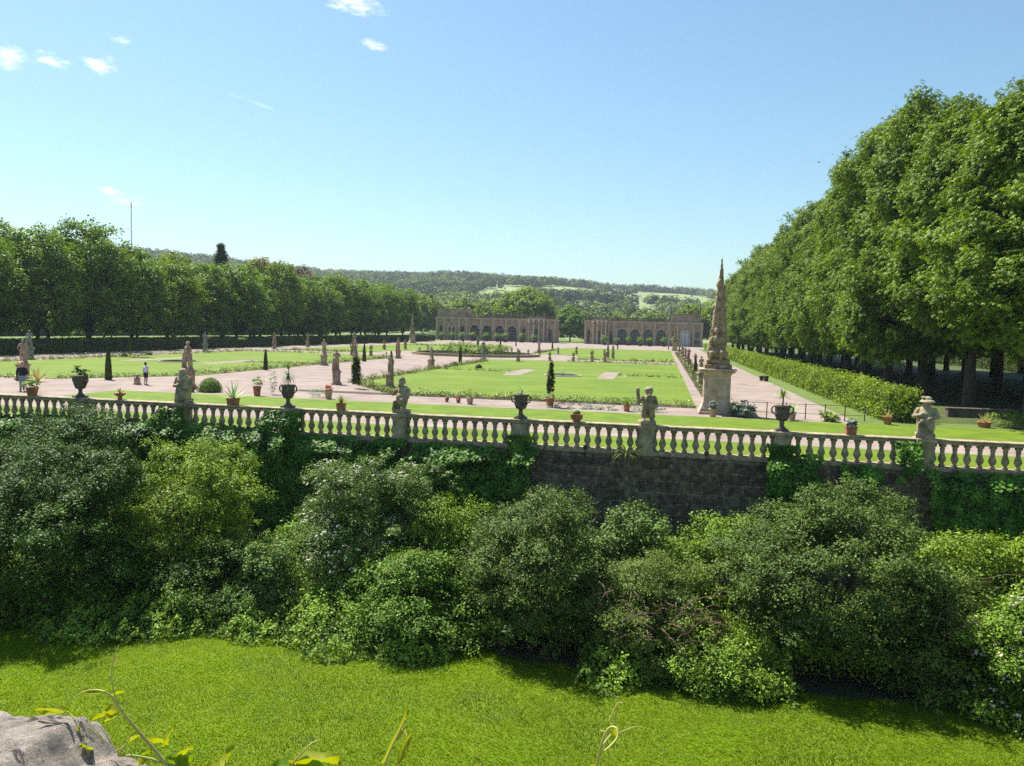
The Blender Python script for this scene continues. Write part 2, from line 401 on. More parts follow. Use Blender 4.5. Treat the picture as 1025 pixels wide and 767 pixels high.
MAT['trim'] = noisy_mat('pale palace trim', [(0.28, (0.27, 0.21, 0.145)), (0.5, (0.46, 0.37, 0.265)), (0.75, (0.55, 0.46, 0.35))], scale=0.8, bump=0.3, bscale=6, dist=0.05, fine=0.4, fine_scale=3)
MAT['palaceroof'] = noisy_mat('dark parapet stone', [(0.3, (0.09, 0.072, 0.055)), (0.7, (0.20, 0.165, 0.13))], scale=1.2, bump=0.3, bscale=6)
MAT['glass'] = plain_mat('old dark glazing', (0.022, 0.03, 0.03), rough=0.15, spec=0.5)
MAT['frame'] = plain_mat('green grey window frame', (0.20, 0.24, 0.21), rough=0.6)
MAT['bluedoor'] = plain_mat('pale blue door paint', (0.36, 0.42, 0.48), rough=0.55)
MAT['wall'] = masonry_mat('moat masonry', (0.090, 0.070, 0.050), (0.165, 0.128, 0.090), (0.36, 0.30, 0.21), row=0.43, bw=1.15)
MAT['castle'] = masonry_mat('castle masonry', (0.24, 0.21, 0.17), (0.32, 0.28, 0.22), (0.4, 0.37, 0.31))
MAT['terracotta'] = noisy_mat('terracotta', [(0.28, (0.20, 0.075, 0.040)), (0.5, (0.36, 0.145, 0.075)), (0.75, (0.47, 0.24, 0.145))], scale=5, bump=0.25, bscale=40)
MAT['paleterra'] = noisy_mat('bleached terracotta', [(0.3, (0.34, 0.20, 0.13)), (0.5, (0.46, 0.30, 0.21)), (0.75, (0.56, 0.43, 0.34))], scale=5, bump=0.25, bscale=40)
MAT['urn'] = noisy_mat('dark urn stone', [(0.3, (0.055, 0.045, 0.036)), (0.55, (0.14, 0.115, 0.09)), (0.8, (0.26, 0.225, 0.18))], scale=6, bump=0.5, bscale=30)
MAT['iron'] = plain_mat('rusty iron', (0.10, 0.065, 0.045), rough=0.7)
MAT['blackmetal'] = plain_mat('black lamp metal', (0.015, 0.015, 0.016), rough=0.4)
MAT['bark'] = noisy_mat('bark', [(0.3, (0.035, 0.027, 0.020)), (0.7, (0.095, 0.075, 0.055))], scale=5, stretch=(1, 1, 0.25), bump=0.9, bscale=14, dist=0.06)
MAT['deadwood'] = noisy_mat('dead canes', [(0.3, (0.13, 0.075, 0.055)), (0.7, (0.27, 0.18, 0.13))], scale=9, bump=0.3)
MAT['water'] = plain_mat('pond water', (0.018, 0.024, 0.020), rough=0.08, spec=0.6)
MAT['white'] = plain_mat('water jet white', (0.75, 0.78, 0.8), rough=0.3)
MAT['steel'] = plain_mat('galvanised steel', (0.22, 0.24, 0.26), rough=0.5)
MAT['chestnut'] = leaf_mat('chestnut leaf', (0.032, 0.066, 0.009), (0.105, 0.158, 0.022), 0.32, rough=0.42, spec=0.4)
MAT['linden'] = leaf_mat('avenue leaf', (0.040, 0.084, 0.017), (0.105, 0.168, 0.036), 0.40)
MAT['linden2'] = leaf_mat('light avenue leaf', (0.060, 0.106, 0.016), (0.128, 0.184, 0.032), 0.40)
MAT['beech'] = leaf_mat('copper beech leaf', (0.035, 0.012, 0.014), (0.085, 0.030, 0.028), 0.2)
MAT['rust'] = leaf_mat('reddish green leaf', (0.075, 0.062, 0.016), (0.17, 0.125, 0.03), 0.25)
MAT['fir'] = leaf_mat('fir needles', (0.018, 0.036, 0.022), (0.05, 0.078, 0.048), 0.1)
MAT['hedge'] = leaf_mat('hornbeam hedge leaf', (0.050, 0.085, 0.010), (0.118, 0.160, 0.028), 0.3)
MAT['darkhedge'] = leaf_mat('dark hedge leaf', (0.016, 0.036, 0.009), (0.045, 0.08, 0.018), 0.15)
MAT['yew'] = leaf_mat('yew leaf', (0.026, 0.038, 0.014), (0.062, 0.072, 0.026), 0.12)
MAT['ivy'] = leaf_mat('ivy leaf', (0.018, 0.050, 0.010), (0.060, 0.125, 0.024), 0.18, rough=0.35, spec=0.5)
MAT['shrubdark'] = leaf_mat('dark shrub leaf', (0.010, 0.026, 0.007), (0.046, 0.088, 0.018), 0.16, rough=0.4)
MAT['shrubmid'] = leaf_mat('mid shrub leaf', (0.035, 0.072, 0.016), (0.100, 0.165, 0.042), 0.25)
MAT['shrubblue'] = leaf_mat('grey green shrub leaf', (0.030, 0.060, 0.022), (0.100, 0.150, 0.060), 0.22, rough=0.4)
MAT['elder'] = leaf_mat('elder leaf', (0.055, 0.098, 0.014), (0.155, 0.215, 0.045), 0.30)
MAT['cover'] = leaf_mat('ground cover leaf', (0.042, 0.085, 0.014), (0.130, 0.195, 0.042), 0.27)
MAT['olive'] = leaf_mat('bramble leaf', (0.034, 0.056, 0.018), (0.105, 0.140, 0.048), 0.25)
MAT['hawthorn'] = leaf_mat('hawthorn leaf', (0.012, 0.026, 0.009), (0.078, 0.115, 0.040), 0.18)
MAT['blossom'] = leaf_mat('pale rose blossom', (0.34, 0.29, 0.40), (0.38, 0.345, 0.53), 0.2)
MAT['agave'] = leaf_mat('agave blade', (0.16, 0.22, 0.19), (0.30, 0.37, 0.33), 0.1)
MAT['yucca'] = leaf_mat('yucca blade', (0.055, 0.10, 0.022), (0.14, 0.21, 0.05), 0.2)
MAT['dryblade'] = leaf_mat('dry agave blade', (0.20, 0.15, 0.10), (0.34, 0.28, 0.20), 0.15)
MAT['sage'] = leaf_mat('silver foliage', (0.075, 0.12, 0.10), (0.13, 0.18, 0.21), 0.15)
MAT['whiteleaf'] = leaf_mat('white flower foliage', (0.12, 0.15, 0.13), (0.24, 0.245, 0.40), 0.2)
MAT['border'] = leaf_mat('border plant', (0.045, 0.058, 0.034), (0.115, 0.135, 0.080), 0.2)
MAT['bloom'] = leaf_mat('border bloom', (0.30, 0.22, 0.22), (0.52, 0.46, 0.44), 0.2)
MAT['redbloom'] = leaf_mat('red bloom', (0.22, 0.03, 0.03), (0.42, 0.09, 0.07), 0.2)
MAT['potgreen'] = leaf_mat('potted foliage', (0.045, 0.095, 0.018), (0.14, 0.23, 0.05), 0.25)
MAT['vine'] = leaf_mat('young vine leaf', (0.20, 0.235, 0.03), (0.29, 0.285, 0.06), 0.6)
MAT['vinegreen'] = leaf_mat('green vine leaf', (0.09, 0.16, 0.02), (0.16, 0.23, 0.04), 0.6)
MAT['vinestem'] = plain_mat('vine stem', (0.38, 0.37, 0.09), rough=0.5)
MAT['blade'] = leaf_mat('grass blade', (0.072, 0.118, 0.004), (0.112, 0.178, 0.005), 0.45, isl=0.2)
MAT['clover'] = leaf_mat('clover leaf', (0.035, 0.070, 0.016), (0.075, 0.125, 0.032), 0.25)
MAT['forest'] = leaf_mat('far woodland', (0.010, 0.026, 0.014), (0.078, 0.105, 0.044), 0.1, rough=0.7, spec=0.1, isl=0.12)
MAT['hillgrass'] = noisy_mat('hill meadow', [(0.3, (0.13, 0.19, 0.055)), (0.55, (0.21, 0.26, 0.095)), (0.75, (0.31, 0.31, 0.15))], scale=0.006, bump=0.2, bscale=0.1, fine=0.25, fine_scale=0.03)
MAT['skin'] = plain_mat('skin', (0.50, 0.30, 0.21), rough=0.55)
MAT['navy'] = plain_mat('dark navy cloth', (0.012, 0.014, 0.024), rough=0.85)
MAT['lilac'] = plain_mat('white lilac cloth', (0.56, 0.55, 0.66), rough=0.85)
MAT['greycloth'] = plain_mat('grey cloth', (0.24, 0.26, 0.29), rough=0.85)
MAT['hat'] = plain_mat('pale pink straw', (0.60, 0.42, 0.35), rough=0.85)
MAT['hair'] = plain_mat('dark hair', (0.018, 0.013, 0.010), rough=0.6)

# ------------------------------------------------------------------ leaves
RNG = np.random.default_rng(11)
def unit(v): return v / (np.linalg.norm(v, axis=1, keepdims=True) + 1e-9)
def rvec(n, rng): return unit(rng.normal(size=(n, 3)))

def leaf_arrays(P, Nn, L, W, rng, fold=0.18, droop=None, A=None):
    """one folded diamond per point"""
    n = len(P); L = np.broadcast_to(L, (n,)) * rng.uniform(0.7, 1.3, n); W = np.broadcast_to(W, (n,)) * rng.uniform(0.75, 1.25, n)
    t = rvec(n, rng) if A is None else A
    a = unit(t - Nn * np.sum(t * Nn, 1, keepdims=True)); b = np.cross(Nn, a)
    L = L[:, None]; W = W[:, None]
    V = np.stack([P - a * L / 2, P + b * W / 2 + Nn * W * fold, P + a * L / 2, P - b * W / 2 + Nn * W * fold], 1).reshape(-1, 3)
    return V, np.arange(n * 4).reshape(n, 4)

def palm_arrays(P, Nn, L, W, rng, k=5):
    """hand-shaped leaves: k leaflets spreading from one point and drooping"""
    n = len(P); t = rvec(n, rng); a = unit(t - Nn * np.sum(t * Nn, 1, keepdims=True)); b = np.cross(Nn, a)
    Vs = []
    s = rng.uniform(0.75, 1.25, n)[:, None]
    for j in range(k):
        th = (j - (k - 1) / 2) * 0.95
        d = a * math.cos(th) + b * math.sin(th) - Nn * 0.32; d = unit(d); e = np.cross(Nn, d); m = 1.0 - 0.12 * abs(j - (k - 1) / 2)
        Vs.append(np.stack([P, P + d * L * m * s * 0.62 + e * W * s / 2, P + d * L * m * s - Nn * 0.1 * L * s, P + d * L * m * s * 0.62 - e * W * s / 2], 1))
    V = np.stack(Vs, 1).reshape(-1, 3)
    return V, np.arange(len(V)).reshape(-1, 4)

def crown_points(rng, lobes, n_clump, per, clump_r, inner=0.25, flat=0.65, zmin=-0.75, upb=1.2, rough=0.12, spr=0.0, m=8):
    """clumps of leaves on a cluster of lobes; returns positions, normals, tint"""
    L = np.array(lobes, float); ar = (L[:, 3] * L[:, 4] * L[:, 5]) ** (2 / 3); pick = rng.choice(len(L), n_clump * 3, p=ar / ar.sum())
    d = rvec(n_clump * 3, rng); d = d[d[:, 2] > zmin]; pick = pick[:len(d)]
    rr = np.where(rng.random(len(d)) < inner, rng.uniform(0.45, 0.8, len(d)), rng.uniform(0.86, 1.0, len(d))) * (1 + rng.normal(0, rough, len(d)))
    C = L[pick, :3] + d * L[pick, 3:] * rr[:, None]
    keep = np.ones(len(C), bool)
    for j in range(len(L)):
        q = np.sum(((C - L[j, :3]) / L[j, 3:]) ** 2, 1); keep &= ~((q < 0.62 ** 2) & (pick != j))
    C, d = C[keep][:n_clump], d[keep][:n_clump]; n = len(C)
    cr = clump_r * rng.uniform(0.6, 1.35, n); ct = rng.random(n)
    k = max(1, per // m) if spr else per; ci = np.repeat(np.arange(n), k)
    o = rvec(n * k, rng); o[:, 2] = np.where(o[:, 2] < -0.3, -o[:, 2], o[:, 2])
    rad_ = rng.uniform(0.25, 1.0, n * k) ** 0.6 * rng.uniform(0.8, 1.2, n * k)
    P = C[ci] + o * np.array([1, 1, flat]) * (rad_ * cr[ci])[:, None]
    Nn = unit(o * 0.7 + d[ci] * 0.5 + np.array([0, 0, upb]) + rng.normal(0, 0.48, (n * k, 3)))
    if spr:                               # leaves sit in little sprigs that share a lie
        si = np.repeat(np.arange(n * k), m); P = P[si] + rng.normal(0, spr, (len(si), 3)); Nn = unit(Nn[si] + rng.normal(0, 0.33, (len(si), 3))); ci = ci[si]; k = k * m
        st_ = rng.random(n * (k // m))[si]; return P, Nn, np.clip(ct[ci] * 0.55 + st_ * 0.35 + rng.random(len(si)) * 0.1, 0, 1)
    return P, Nn, np.clip(ct[ci] * 0.8 + rng.random(n * k) * 0.2, 0, 1)

def foliage(name, mat, lobes, n_clump, per, clump_r, L, W, seed, palm=False, **kw):
    rng = np.random.default_rng(seed)
    P, Nn, T = crown_points(rng, lobes, n_clump, per, clump_r, **kw)
    if palm: V, Q = palm_arrays(P, Nn, L, W, rng); tt = np.repeat(T, 20)
    else: V, Q = leaf_arrays(P, Nn, L, W, rng); tt = np.repeat(T, 4)
    return np_mesh(name, V, Q, mat, tt)

def join_leaf(name, mats, parts):
    """several (V, Q, tint, material index) sets in one mesh"""
    Vs, Qs, Ts, Ms, b = [], [], [], [], 0
    for V, Q, T, mi in parts:
        Vs.append(V); Qs.append(Q + b); b += len(V); Ts.append(T); Ms.append(np.full(len(Q), mi))
    return np_mesh(name, np.concatenate(Vs), np.concatenate(Qs), mats, np.concatenate(Ts), midx=np.concatenate(Ms))

def blades(rng, n, length, width, spread=(10, 75), z0=0.0, segs=4, droop=0.5, r0=0.02):
    """rosette of tapered curved blades"""
    Vs, Qs, Ts, b = [], [], [], 0
    for i in range(n):
        az = 2.4 * i + rng.uniform(-.3, .3); el = rad(90 - (spread[0] + (spread[1] - spread[0]) * (i + rng.random()) / n)); Ln = length * rng.uniform(0.8, 1.15)
        p = np.array([r0 * math.cos(az), r0 * math.sin(az), z0]); side = np.array([-math.sin(az), math.cos(az), 0]); tt = rng.random(); rows = []
        for s in range(segs + 1):
            f = s / segs; w = width * (0.75 + 0.9 * f - 1.65 * f * f) * 0.5 if s < segs else width * 0.03
            rows += [p - side * w, p + side * w]
            e = el - droop * f * f * 1.6; p = p + np.array([math.cos(az) * math.cos(e), math.sin(az) * math.cos(e), math.sin(e)]) * Ln / segs
        Vs.append(np.array(rows)); Qs += [[b + 2 * s, b + 2 * s + 1, b + 2 * s + 3, b + 2 * s + 2] for s in range(segs)]; b += len(rows); Ts.append(np.full(len(rows), tt))
    return np.concatenate(Vs), np.array(Qs), np.concatenate(Ts)

# ------------------------------------------------------------------ the setting: ground, lawns, water, hills
def sheet(name, poly, z, mat, thick=0.03):
    o = MB().slab(poly, z - thick, z).build(name, mat); o['kind'] = 'structure'; return o
def rect(x0, x1, y0, y1): return [(x0, y0), (x1, y0), (x1, y1), (x0, y1)]

ZM = -5.0
AX = -32.2                                   # axis of the parterre
sheet('garden_gravel', rect(-420, 420, 30.95, 440), 0.0, MAT['gravel'], 0.5)
sheet('moat_ground', rect(-160, 160, -30, 31.2), ZM, MAT['moatsoil'], 0.4)

def arc(cx, cy, r, a0, a1, n=16): return [(cx + r * math.cos(rad(a0 + (a1 - a0) * i / n)), cy + r * math.sin(rad(a0 + (a1 - a0) * i / n))) for i in range(n + 1)]
def mirror(poly): return [(2 * AX - x, y) for x, y in poly][::-1]
POOL = (AX, 134.0)
q1 = [(-18.9, 51.7), (2.3, 51.7), (2.3, 118.3)] + arc(*POOL, 19.5, -56, -69, 6) + [(-25.2, 111.0), (-25.2, 60.5)]
q2 = [(2.3, 127.5), (2.3, 212), (-22, 212), (-25.2, 206), (-25.2, 152)] + arc(*POOL, 19.5, 66, 20, 6) + [(-13.8, 127.5)]
for i, q in enumerate((q1, mirror(q1), q2, mirror(q2))): sheet('lawn', q, 0.035, MAT['lawn'], 0.06)
sheet('grass_strip', rect(-35, 40, 40.2, 45.2), 0.03, MAT['strip'], 0.05)
sheet('grass_strip', rect(-75, 45, 30.97, 35.0), 0.03, MAT['strip'], 0.05)
sheet('hedge_verge', [(10.9, 45.24), (26, 45.24), (26, 47.6), (14.4, 47.6), (14.4, 245), (10.9, 245)], 0.03, MAT['verge'], 0.05)
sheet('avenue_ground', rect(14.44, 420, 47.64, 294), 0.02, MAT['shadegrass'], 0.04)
sheet('park_ground', rect(-400, -76.5, 40, 420), 0.02, MAT['parkgrass'], 0.04)
sheet('back_ground', rect(-76.4, 420, 296, 438), 0.02, MAT['parkgrass'], 0.04)
sheet('border_soil', rect(-25.2, 2.3, 50.4, 51.66), 0.02, MAT['soil'], 0.04)
sheet('border_soil', rect(3.1, 4.7, 47.8, 190), 0.02, MAT['soil'], 0.04)
# gravel inlays and little ponds in the lawns
def ring(cx, cy, r0, r1, n=48, a0=0, a1=360):
    vs, fs = [], []
    for i in range(n + 1):
        a = rad(a0 + (a1 - a0) * i / n)
        for r in (r0, r1): vs.append((cx + r * math.cos(a), cy + r * math.sin(a), 0))
    for i in range(n): fs.append((2 * i, 2 * i + 1, 2 * i + 3, 2 * i + 2))
    return vs, fs
for sx in (1, -1):
    mx = (lambda x: x) if sx == 1 else (lambda x: 2 * AX - x)
    cx = mx(-10.0)
    for a, b in ((-15.9, -14.2), (-6.3, -4.6)):
        x0, x1 = sorted((mx(a), mx(b))); sheet('lawn_path', rect(x0, x1, 77.5, 90.0), 0.041, MAT['gravel'], 0.006)
    vs, fs = ring(cx, 83.0, 6.2, 6.5); o = MB().add([(x, y, 0.04) for x, y, z in vs], fs).build('lawn_path', MAT['gravel']); o['kind'] = 'structure'
    sheet('pond_water', [(cx + 1.75 * math.cos(rad(t)), 80.6 + 2.4 * math.sin(rad(t))) for t in range(0, 360, 12)], 0.043, MAT['water'], 0.006)
    m = MB()
    for i in range(40):
        a0, a1 = rad(i * 9), rad(i * 9 + 9)
        for (r, zz) in ((0, 0),):
            p = lambda t, k: (cx + 1.75 * k * math.cos(t), 80.6 + 2.4 * k * math.sin(t))
            (xa, ya), (xb, yb), (xc, yc), (xd, yd) = p(a0, 1.0), p(a1, 1.0), p(a1, 1.12), p(a0, 1.12)
            m.slab([(xa, ya), (xd, yd), (xc, yc), (xb, yb)], 0.03, 0.10)
    tag(m.build('pond_kerb', MAT['stone']), 'low stone kerb round the small pond in the %s front lawn' % ('right' if sx == 1 else 'left'), 'kerb')

# hills
RT = [(-1.6, 172), (-.967, 166), (-.735, 147), (-.61, 133), (-.447, 111), (-.347, 108), (-.238, 103), (-.132, 101), (-.056, 93), (.043, 84), (.38, 72), (1.2, 60)]
def hill(x, y):
    t = np.asarray(x) / np.maximum(np.asarray(y, float), 1); zr = np.interp(t, [a for a, b in RT], [b for a, b in RT]) - 9.0
    R = np.interp(t, [-0.75, -0.38], [1000.0, 1500.0]); s = np.clip((y - 430.0) / (R - 430.0), 0, 1.25)
    prof = np.where(s < 1, s * s * (3 - 2 * s) * 0.55 + s * 0.45, 1 - (s - 1) * 0.12)
    w = 4.0 * np.sin(x * 0.011 + y * 0.004) + 3.0 * np.sin(x * 0.023 - y * 0.013 + 1)
    return zr * R / 1500.0 * prof + w * np.clip(s * 3, 0, 1) * np.clip((1.05 - s) * 4, 0, 1) - 0.3
gx = np.linspace(-2000, 1300, 165); gy = np.concatenate([np.linspace(425, 1600, 90), np.linspace(1620, 1900, 5)])
X, Y = np.meshgrid(gx, gy); Z = hill(X, Y)
V = np.stack([X, Y, Z], -1).reshape(-1, 3); I = np.arange(len(V)).reshape(X.shape)
Q = np.stack([I[:-1, :-1], I[:-1, 1:], I[1:, 1:], I[1:, :-1]], -1).reshape(-1, 4)
o = link('hills', np_mesh('hills', V, Q, MAT['hillgrass'], smooth=True)); o['kind'] = 'structure'
# clearings: x, y, half width, half depth, rotation
FIELDS = [(15, 1180, 62, 240, 0.0), (-58, 1000, 32, 150, 0.0), (-22, 850, 12, 190, 0.12), (-262, 1210, 36, 160, 0.0), (-128, 1060, 36, 140, 0.0), (-77, 1330, 30, 170, 0.0), (-395, 1330, 20, 150, 0.0), (-510, 1340, 20, 140, 0.0), (-185, 880, 34, 100, 0.1), (-10, 720, 16, 70, 0.0)]
def in_field(x, y):
    r = np.zeros(len(x), bool)
    for fx, fy, a, b, th in FIELDS:
        dx, dy = x - fx, y - fy; u = dx * math.cos(th) + dy * math.sin(th); v = -dx * math.sin(th) + dy * math.cos(th); r |= (np.abs(u / a) ** 3 + np.abs(v / b) ** 3 < 1 + 0.25 * np.sin(x * 0.09) * np.sin(y * 0.05))
    return r
rng = np.random.default_rng(5)
yy = np.sqrt(rng.uniform(440 ** 2, 1560 ** 2, 19000)); tt = rng.uniform(-1.02, 0.42, 19000); xx = tt * yy
Rr = np.interp(tt, [-0.75, -0.38], [1000.0, 1500.0]); s = (yy - 430) / (Rr - 430)
nz = np.array([mnoise.noise(Vector((a * 0.008, b * 0.008, 3.0))) for a, b in zip(xx, yy)])
keep = (s < 1.06) & ((tt > -0.46) | (s > 0.45)) & (tt < 0.16) & ~in_field(xx, yy) & (nz > -0.36) 
xx, yy = xx[keep], yy[keep]; ktr = len(xx)
zz = hill(xx, yy); ht = rng.uniform(6, 15, ktr); wd = ht * rng.uniform(0.42, 0.66, ktr); per = 42
ci = np.repeat(np.arange(ktr), per); dd = rvec(ktr * per, rng); dd[:, 2] = np.abs(dd[:, 2]) * 1.25 - 0.25
base = np.stack([xx, yy, zz + ht * 0.45], 1)
P = base[ci] + dd * np.stack([wd, wd, ht * 0.58], 1)[ci] * rng.uniform(0.75, 1.05, (ktr * per, 1))
Nn = unit(dd + rng.normal(0, 0.2, (ktr * per, 3)) + np.array([0, 0, 0.2]))
Vv, Qq = leaf_arrays(P, Nn, 3.0, 2.3, rng); tin = np.clip(rng.random(ktr) ** 1.2 + 0.7 * nz[keep], 0, 1)
o = link('hill_woodland', np_mesh('hill_woodland', Vv, Qq, MAT['forest'], np.repeat(tin[ci], 4)))
tag(o, 'distant blue-green woodland covering the hillside behind the orangery', 'woodland', kind='stuff')

# ------------------------------------------------------------------ trees and hedges
ORD = ['first', 'second', 'third', 'fourth', 'fifth', 'sixth', 'seventh', 'eighth', 'ninth', 'tenth', 'eleventh', 'twelfth', 'thirteenth', 'fourteenth', 'fifteenth', 'sixteenth', 'seventeenth', 'eighteenth', 'nineteenth', 'twentieth', 'twenty-first', 'twenty-second', 'twenty-third', 'twenty-fourth', 'twenty-fifth']

def trunk_mb(rng, h, r, spread, top):
    m = MB(); pts = [(0, 0, -0.1), (0.02, 0, 0.25), (0.05, 0.03, h * 0.55), (-0.05, 0.05, h), (0.1, -0.1, top)]
    m.tube(pts, [r * 1.5, r * 1.1, r * 0.92, r * 0.8, r * 0.18], 12)
    for k in range(9):
        a = k * 2.4 + rng.uniform(-.3, .3); z0 = h * rng.uniform(0.8, 1.5); L = spread * rng.uniform(0.6, 0.95)
        dx, dy = math.cos(a), math.sin(a)
        m.tube([(0, 0, z0), (dx * L * 0.35, dy * L * 0.35, z0 + L * 0.35), (dx * L * 0.75, dy * L * 0.75, z0 + L * 0.8), (dx * L, dy * L, z0 + L * 1.25)], [r * 0.45, r * 0.33, r * 0.18, r * 0.05], 7)
    return m

def make_chestnut(seed, high=False):
    def mk():
        rng = np.random.default_rng(seed); root = empty('chestnut_tree', (0, 0, 0))
        lobes = [(0, 0, 9.0, 6.3, 6.0, 6.2), (0.3, 0, 14.5, 5.6, 5.5, 6.6), (-2.4, -1.0, 6.4, 4.4, 4.6, 4.0), (2.0, 1.5, 6.6, 4.5, 4.5, 4.2), (-0.6, 0.6, 17.2, 3.4, 3.4, 4.2)]
        if high: lobes = [(0, 0, 10.8, 6.3, 6.0, 6.0), (0.3, 0, 15.0, 5.3, 5.2, 6.0), (-2.4, -1.2, 8.5, 4.4, 4.6, 4.0), (2.0, 1.5, 9.0, 4.5, 4.5, 4.2), (-0.6, 0.6, 17.2, 3.4, 3.4, 4.2)]
        lobes = [(a + rng.uniform(-.6, .6), b + rng.uniform(-.6, .6), c + rng.uniform(-.5, .5), d, e, f) for a, b, c, d, e, f in lobes]
        link('crown', foliage('crown', MAT['chestnut'], lobes, 820, 84, 1.05, 0.25, 0.105, seed, palm=True, inner=0.16, flat=0.8, zmin=-0.9, rough=0.10, spr=0.20, m=5), root)
        trunk_mb(rng, 4.2, 0.46, 5.0, 17).build('trunk', MAT['bark'], root); return root
    return mk
chest = [Kit(make_chestnut(101)), Kit(make_chestnut(202)), Kit(make_chestnut(303)), Kit(make_chestnut(404, True))]
rr = random.Random(4); n = 0
for row, (x0, y0, cnt) in enumerate(((20.6, 48.6, 21), (31.5, 53, 19), (43.5, 58, 9))):
    for k in range(cnt):
        y = y0 + 9.3 * k + rr.uniform(-.4, .4); s = rr.uniform(0.90, 1.05)
        if row == 0: s = [0.88, 0.96, 1.08, 1.13, 1.08, 1.04, 0.98, 1.05, 1.0, 0.95][k] if k < 10 else s
        where = 'behind the right clipped hedge' if row == 0 else 'in the shaded second row on the right' if row == 1 else 'in the third row on the right'
        chest[3 if (row == 0 and k in (0, 1)) or (row == 1 and k < 7) or row == 2 else (k * 2 + row + k // 3) % 3].put((x0 + rr.uniform(-.4, .4), y, 0), rr.uniform(0, 6.28), (0.86 + rr.uniform(-.05, .05), 0.86 + rr.uniform(-.05, .05), s), '%s leafy chestnut from the near end %s' % (ORD[k], where), 'chestnut trees of the right hand avenue', 'tree')

def make_broad(name, mat, seed, h=17.0, r=5.2, bare=1.9, n_cl=360, per=60, L=0.46, W=0.30, trunk_r=0.34):
    def mk():
        rng = np.random.default_rng(seed); root = empty(name, (0, 0, 0)); hc = h - bare
        lobes = [(0, 0, bare + hc * 0.45, r, r, hc * 0.45), (rng.uniform(-1, 1), rng.uniform(-1, 1), bare + hc * 0.70, r * 0.8, r * 0.8, hc * 0.30)]
        for k in range(4):
            a = k * 1.6 + rng.uniform(-.4, .4); lobes.append((r * 0.5 * math.cos(a), r * 0.5 * math.sin(a), bare + hc * rng.uniform(0.22, 0.55), r * 0.6, r * 0.6, hc * 0.24))
        link('crown', foliage('crown', mat, lobes, n_cl, per, r * 0.23, L, W, seed, inner=0.22, flat=0.6, zmin=-0.85, rough=0.11, spr=0.30, m=7), root)
        trunk_mb(rng, bare + 0.8, trunk_r, r * 0.8, h * 0.85).build('trunk', MAT['bark'], root); return root
    return mk
av = [Kit(make_broad('avenue_tree', MAT['linden'], 21, 17, 5.6)), Kit(make_broad('avenue_tree', MAT['linden'], 22, 17.5, 5.9)), Kit(make_broad('avenue_tree', MAT['linden2'], 23, 16.5, 5.6))]
rr = random.Random(9)
hs = [0.97, 0.95, 1.0, 1.02, 1.02, 0.98, 1.02, 1.05, 1.0, 1.02, 1.0, 1.0, 0.99, 1.0, 0.98, 1.0, 1.02, 1.0, 0.97, 0.98]
for row, x0 in enumerate((-84.5, -95.0)):
    for k in range(18):
        y = 72 + 10.2 * k + (4.5 if row else 0) + rr.uniform(-.8, .8); s = hs[k] * rr.uniform(0.84, 1.07)
        where = 'in the front row behind the left hedge' if row == 0 else 'in the rear row of the left avenue'
        kk = 2 if (k in (0, 5, 9, 12) or (row and k % 4 == 2)) else k % 2
        av[kk].put((x0 + rr.uniform(-1.2, 1.2), y, 0), rr.uniform(0, 6.28), (0.84 + 0.2 * rr.random(), 0.84 + 0.2 * rr.random(), s), '%s broad tree from the near end %s' % (ORD[k], where), 'trees of the left hand avenue', 'tree')
for k in range(13):
    y = 92 + 16 * k
    av[(k + 1) % 3].put((-176 + rr.uniform(-8, 8), y, 0), rr.uniform(0, 6.28), (1.5, 1.5, rr.uniform(0.85, 1.0)), 'park tree beyond the left avenue lawn, %s from the near end' % ORD[k], 'park trees beyond the left avenue', 'tree')

def make_fir():
    root = empty('fir_tree', (0, 0, 0)); rng = np.random.default_rng(3); Ps, Ns = [], []
    for k in range(26):
        z = 6 + 15.0 * k / 26; R = (6.6 * (1 - k / 27) + 0.15) * rng.uniform(0.5, 1.15)
        for j in range(7):
            a = j * 0.9 + k * 0.5 + rng.uniform(-.3, .3); t = rng.uniform(0.05, 1, 200) * rng.uniform(0.6, 1.1); q = np.stack([np.cos(a) * t * R, np.sin(a) * t * R, z - 0.28 * t * R + 0.1 * t * t * R], 1) + rng.normal(0, 0.22, (200, 3)); Ps.append(q); Ns.append(rvec(200, rng) * 0.6 + [0, 0, 1])
    P = np.concatenate(Ps); Nn = unit(np.concatenate(Ns)); V, Q = leaf_arrays(P, Nn, 0.42, 0.13, rng)
    link('crown', np_mesh('crown', V, Q, MAT['fir'], np.repeat(rng.random(len(P)), 4)), root)
    MB().tube([(0, 0, -0.1), (0, 0, 8), (0, 0, 21.3)], [0.35, 0.25, 0.03], 8).build('trunk', MAT['bark'], root); return root
Kit(make_fir).put((-112, 184, 0), 0, 1.18, 'dark pointed fir rising above the middle of the left avenue trees', None, 'tree')
Kit(make_broad('beech_tree', MAT['beech'], 31, 20.0, 5.5)).put((-101, 205, 0), 0, 1.0, 'dark purple copper beech crown showing above the left avenue', None, 'tree')
Kit(make_broad('maple_tree', MAT['rust'], 32, 18.0, 5.0)).put((-94, 171, 0), 0, (1, 1, 1.06), 'reddish tinged tree in front of the copper beech', None, 'tree')
Kit(make_broad('willow_tree', MAT['linden2'], 33, 21, 12.5, 3.5, 520, 70, 0.8, 0.5)).put((-57, 330, 0), 0, 1.0, 'wide light green tree rising behind the left orangery wing', None, 'tree')
tk = Kit(make_broad('dark_tree', MAT['linden'], 34, 14, 5.5, 1.2, 330, 60, 0.7, 0.45))
tk.put((-37.5, 322, 0), 0, 1.0, 'dark round tree filling the gap between the two orangery wings', None, 'tree')
tk.put((-32.0, 330, 0), 2, 0.86, 'smaller dark tree right of the round one in the orangery gap', None, 'tree')
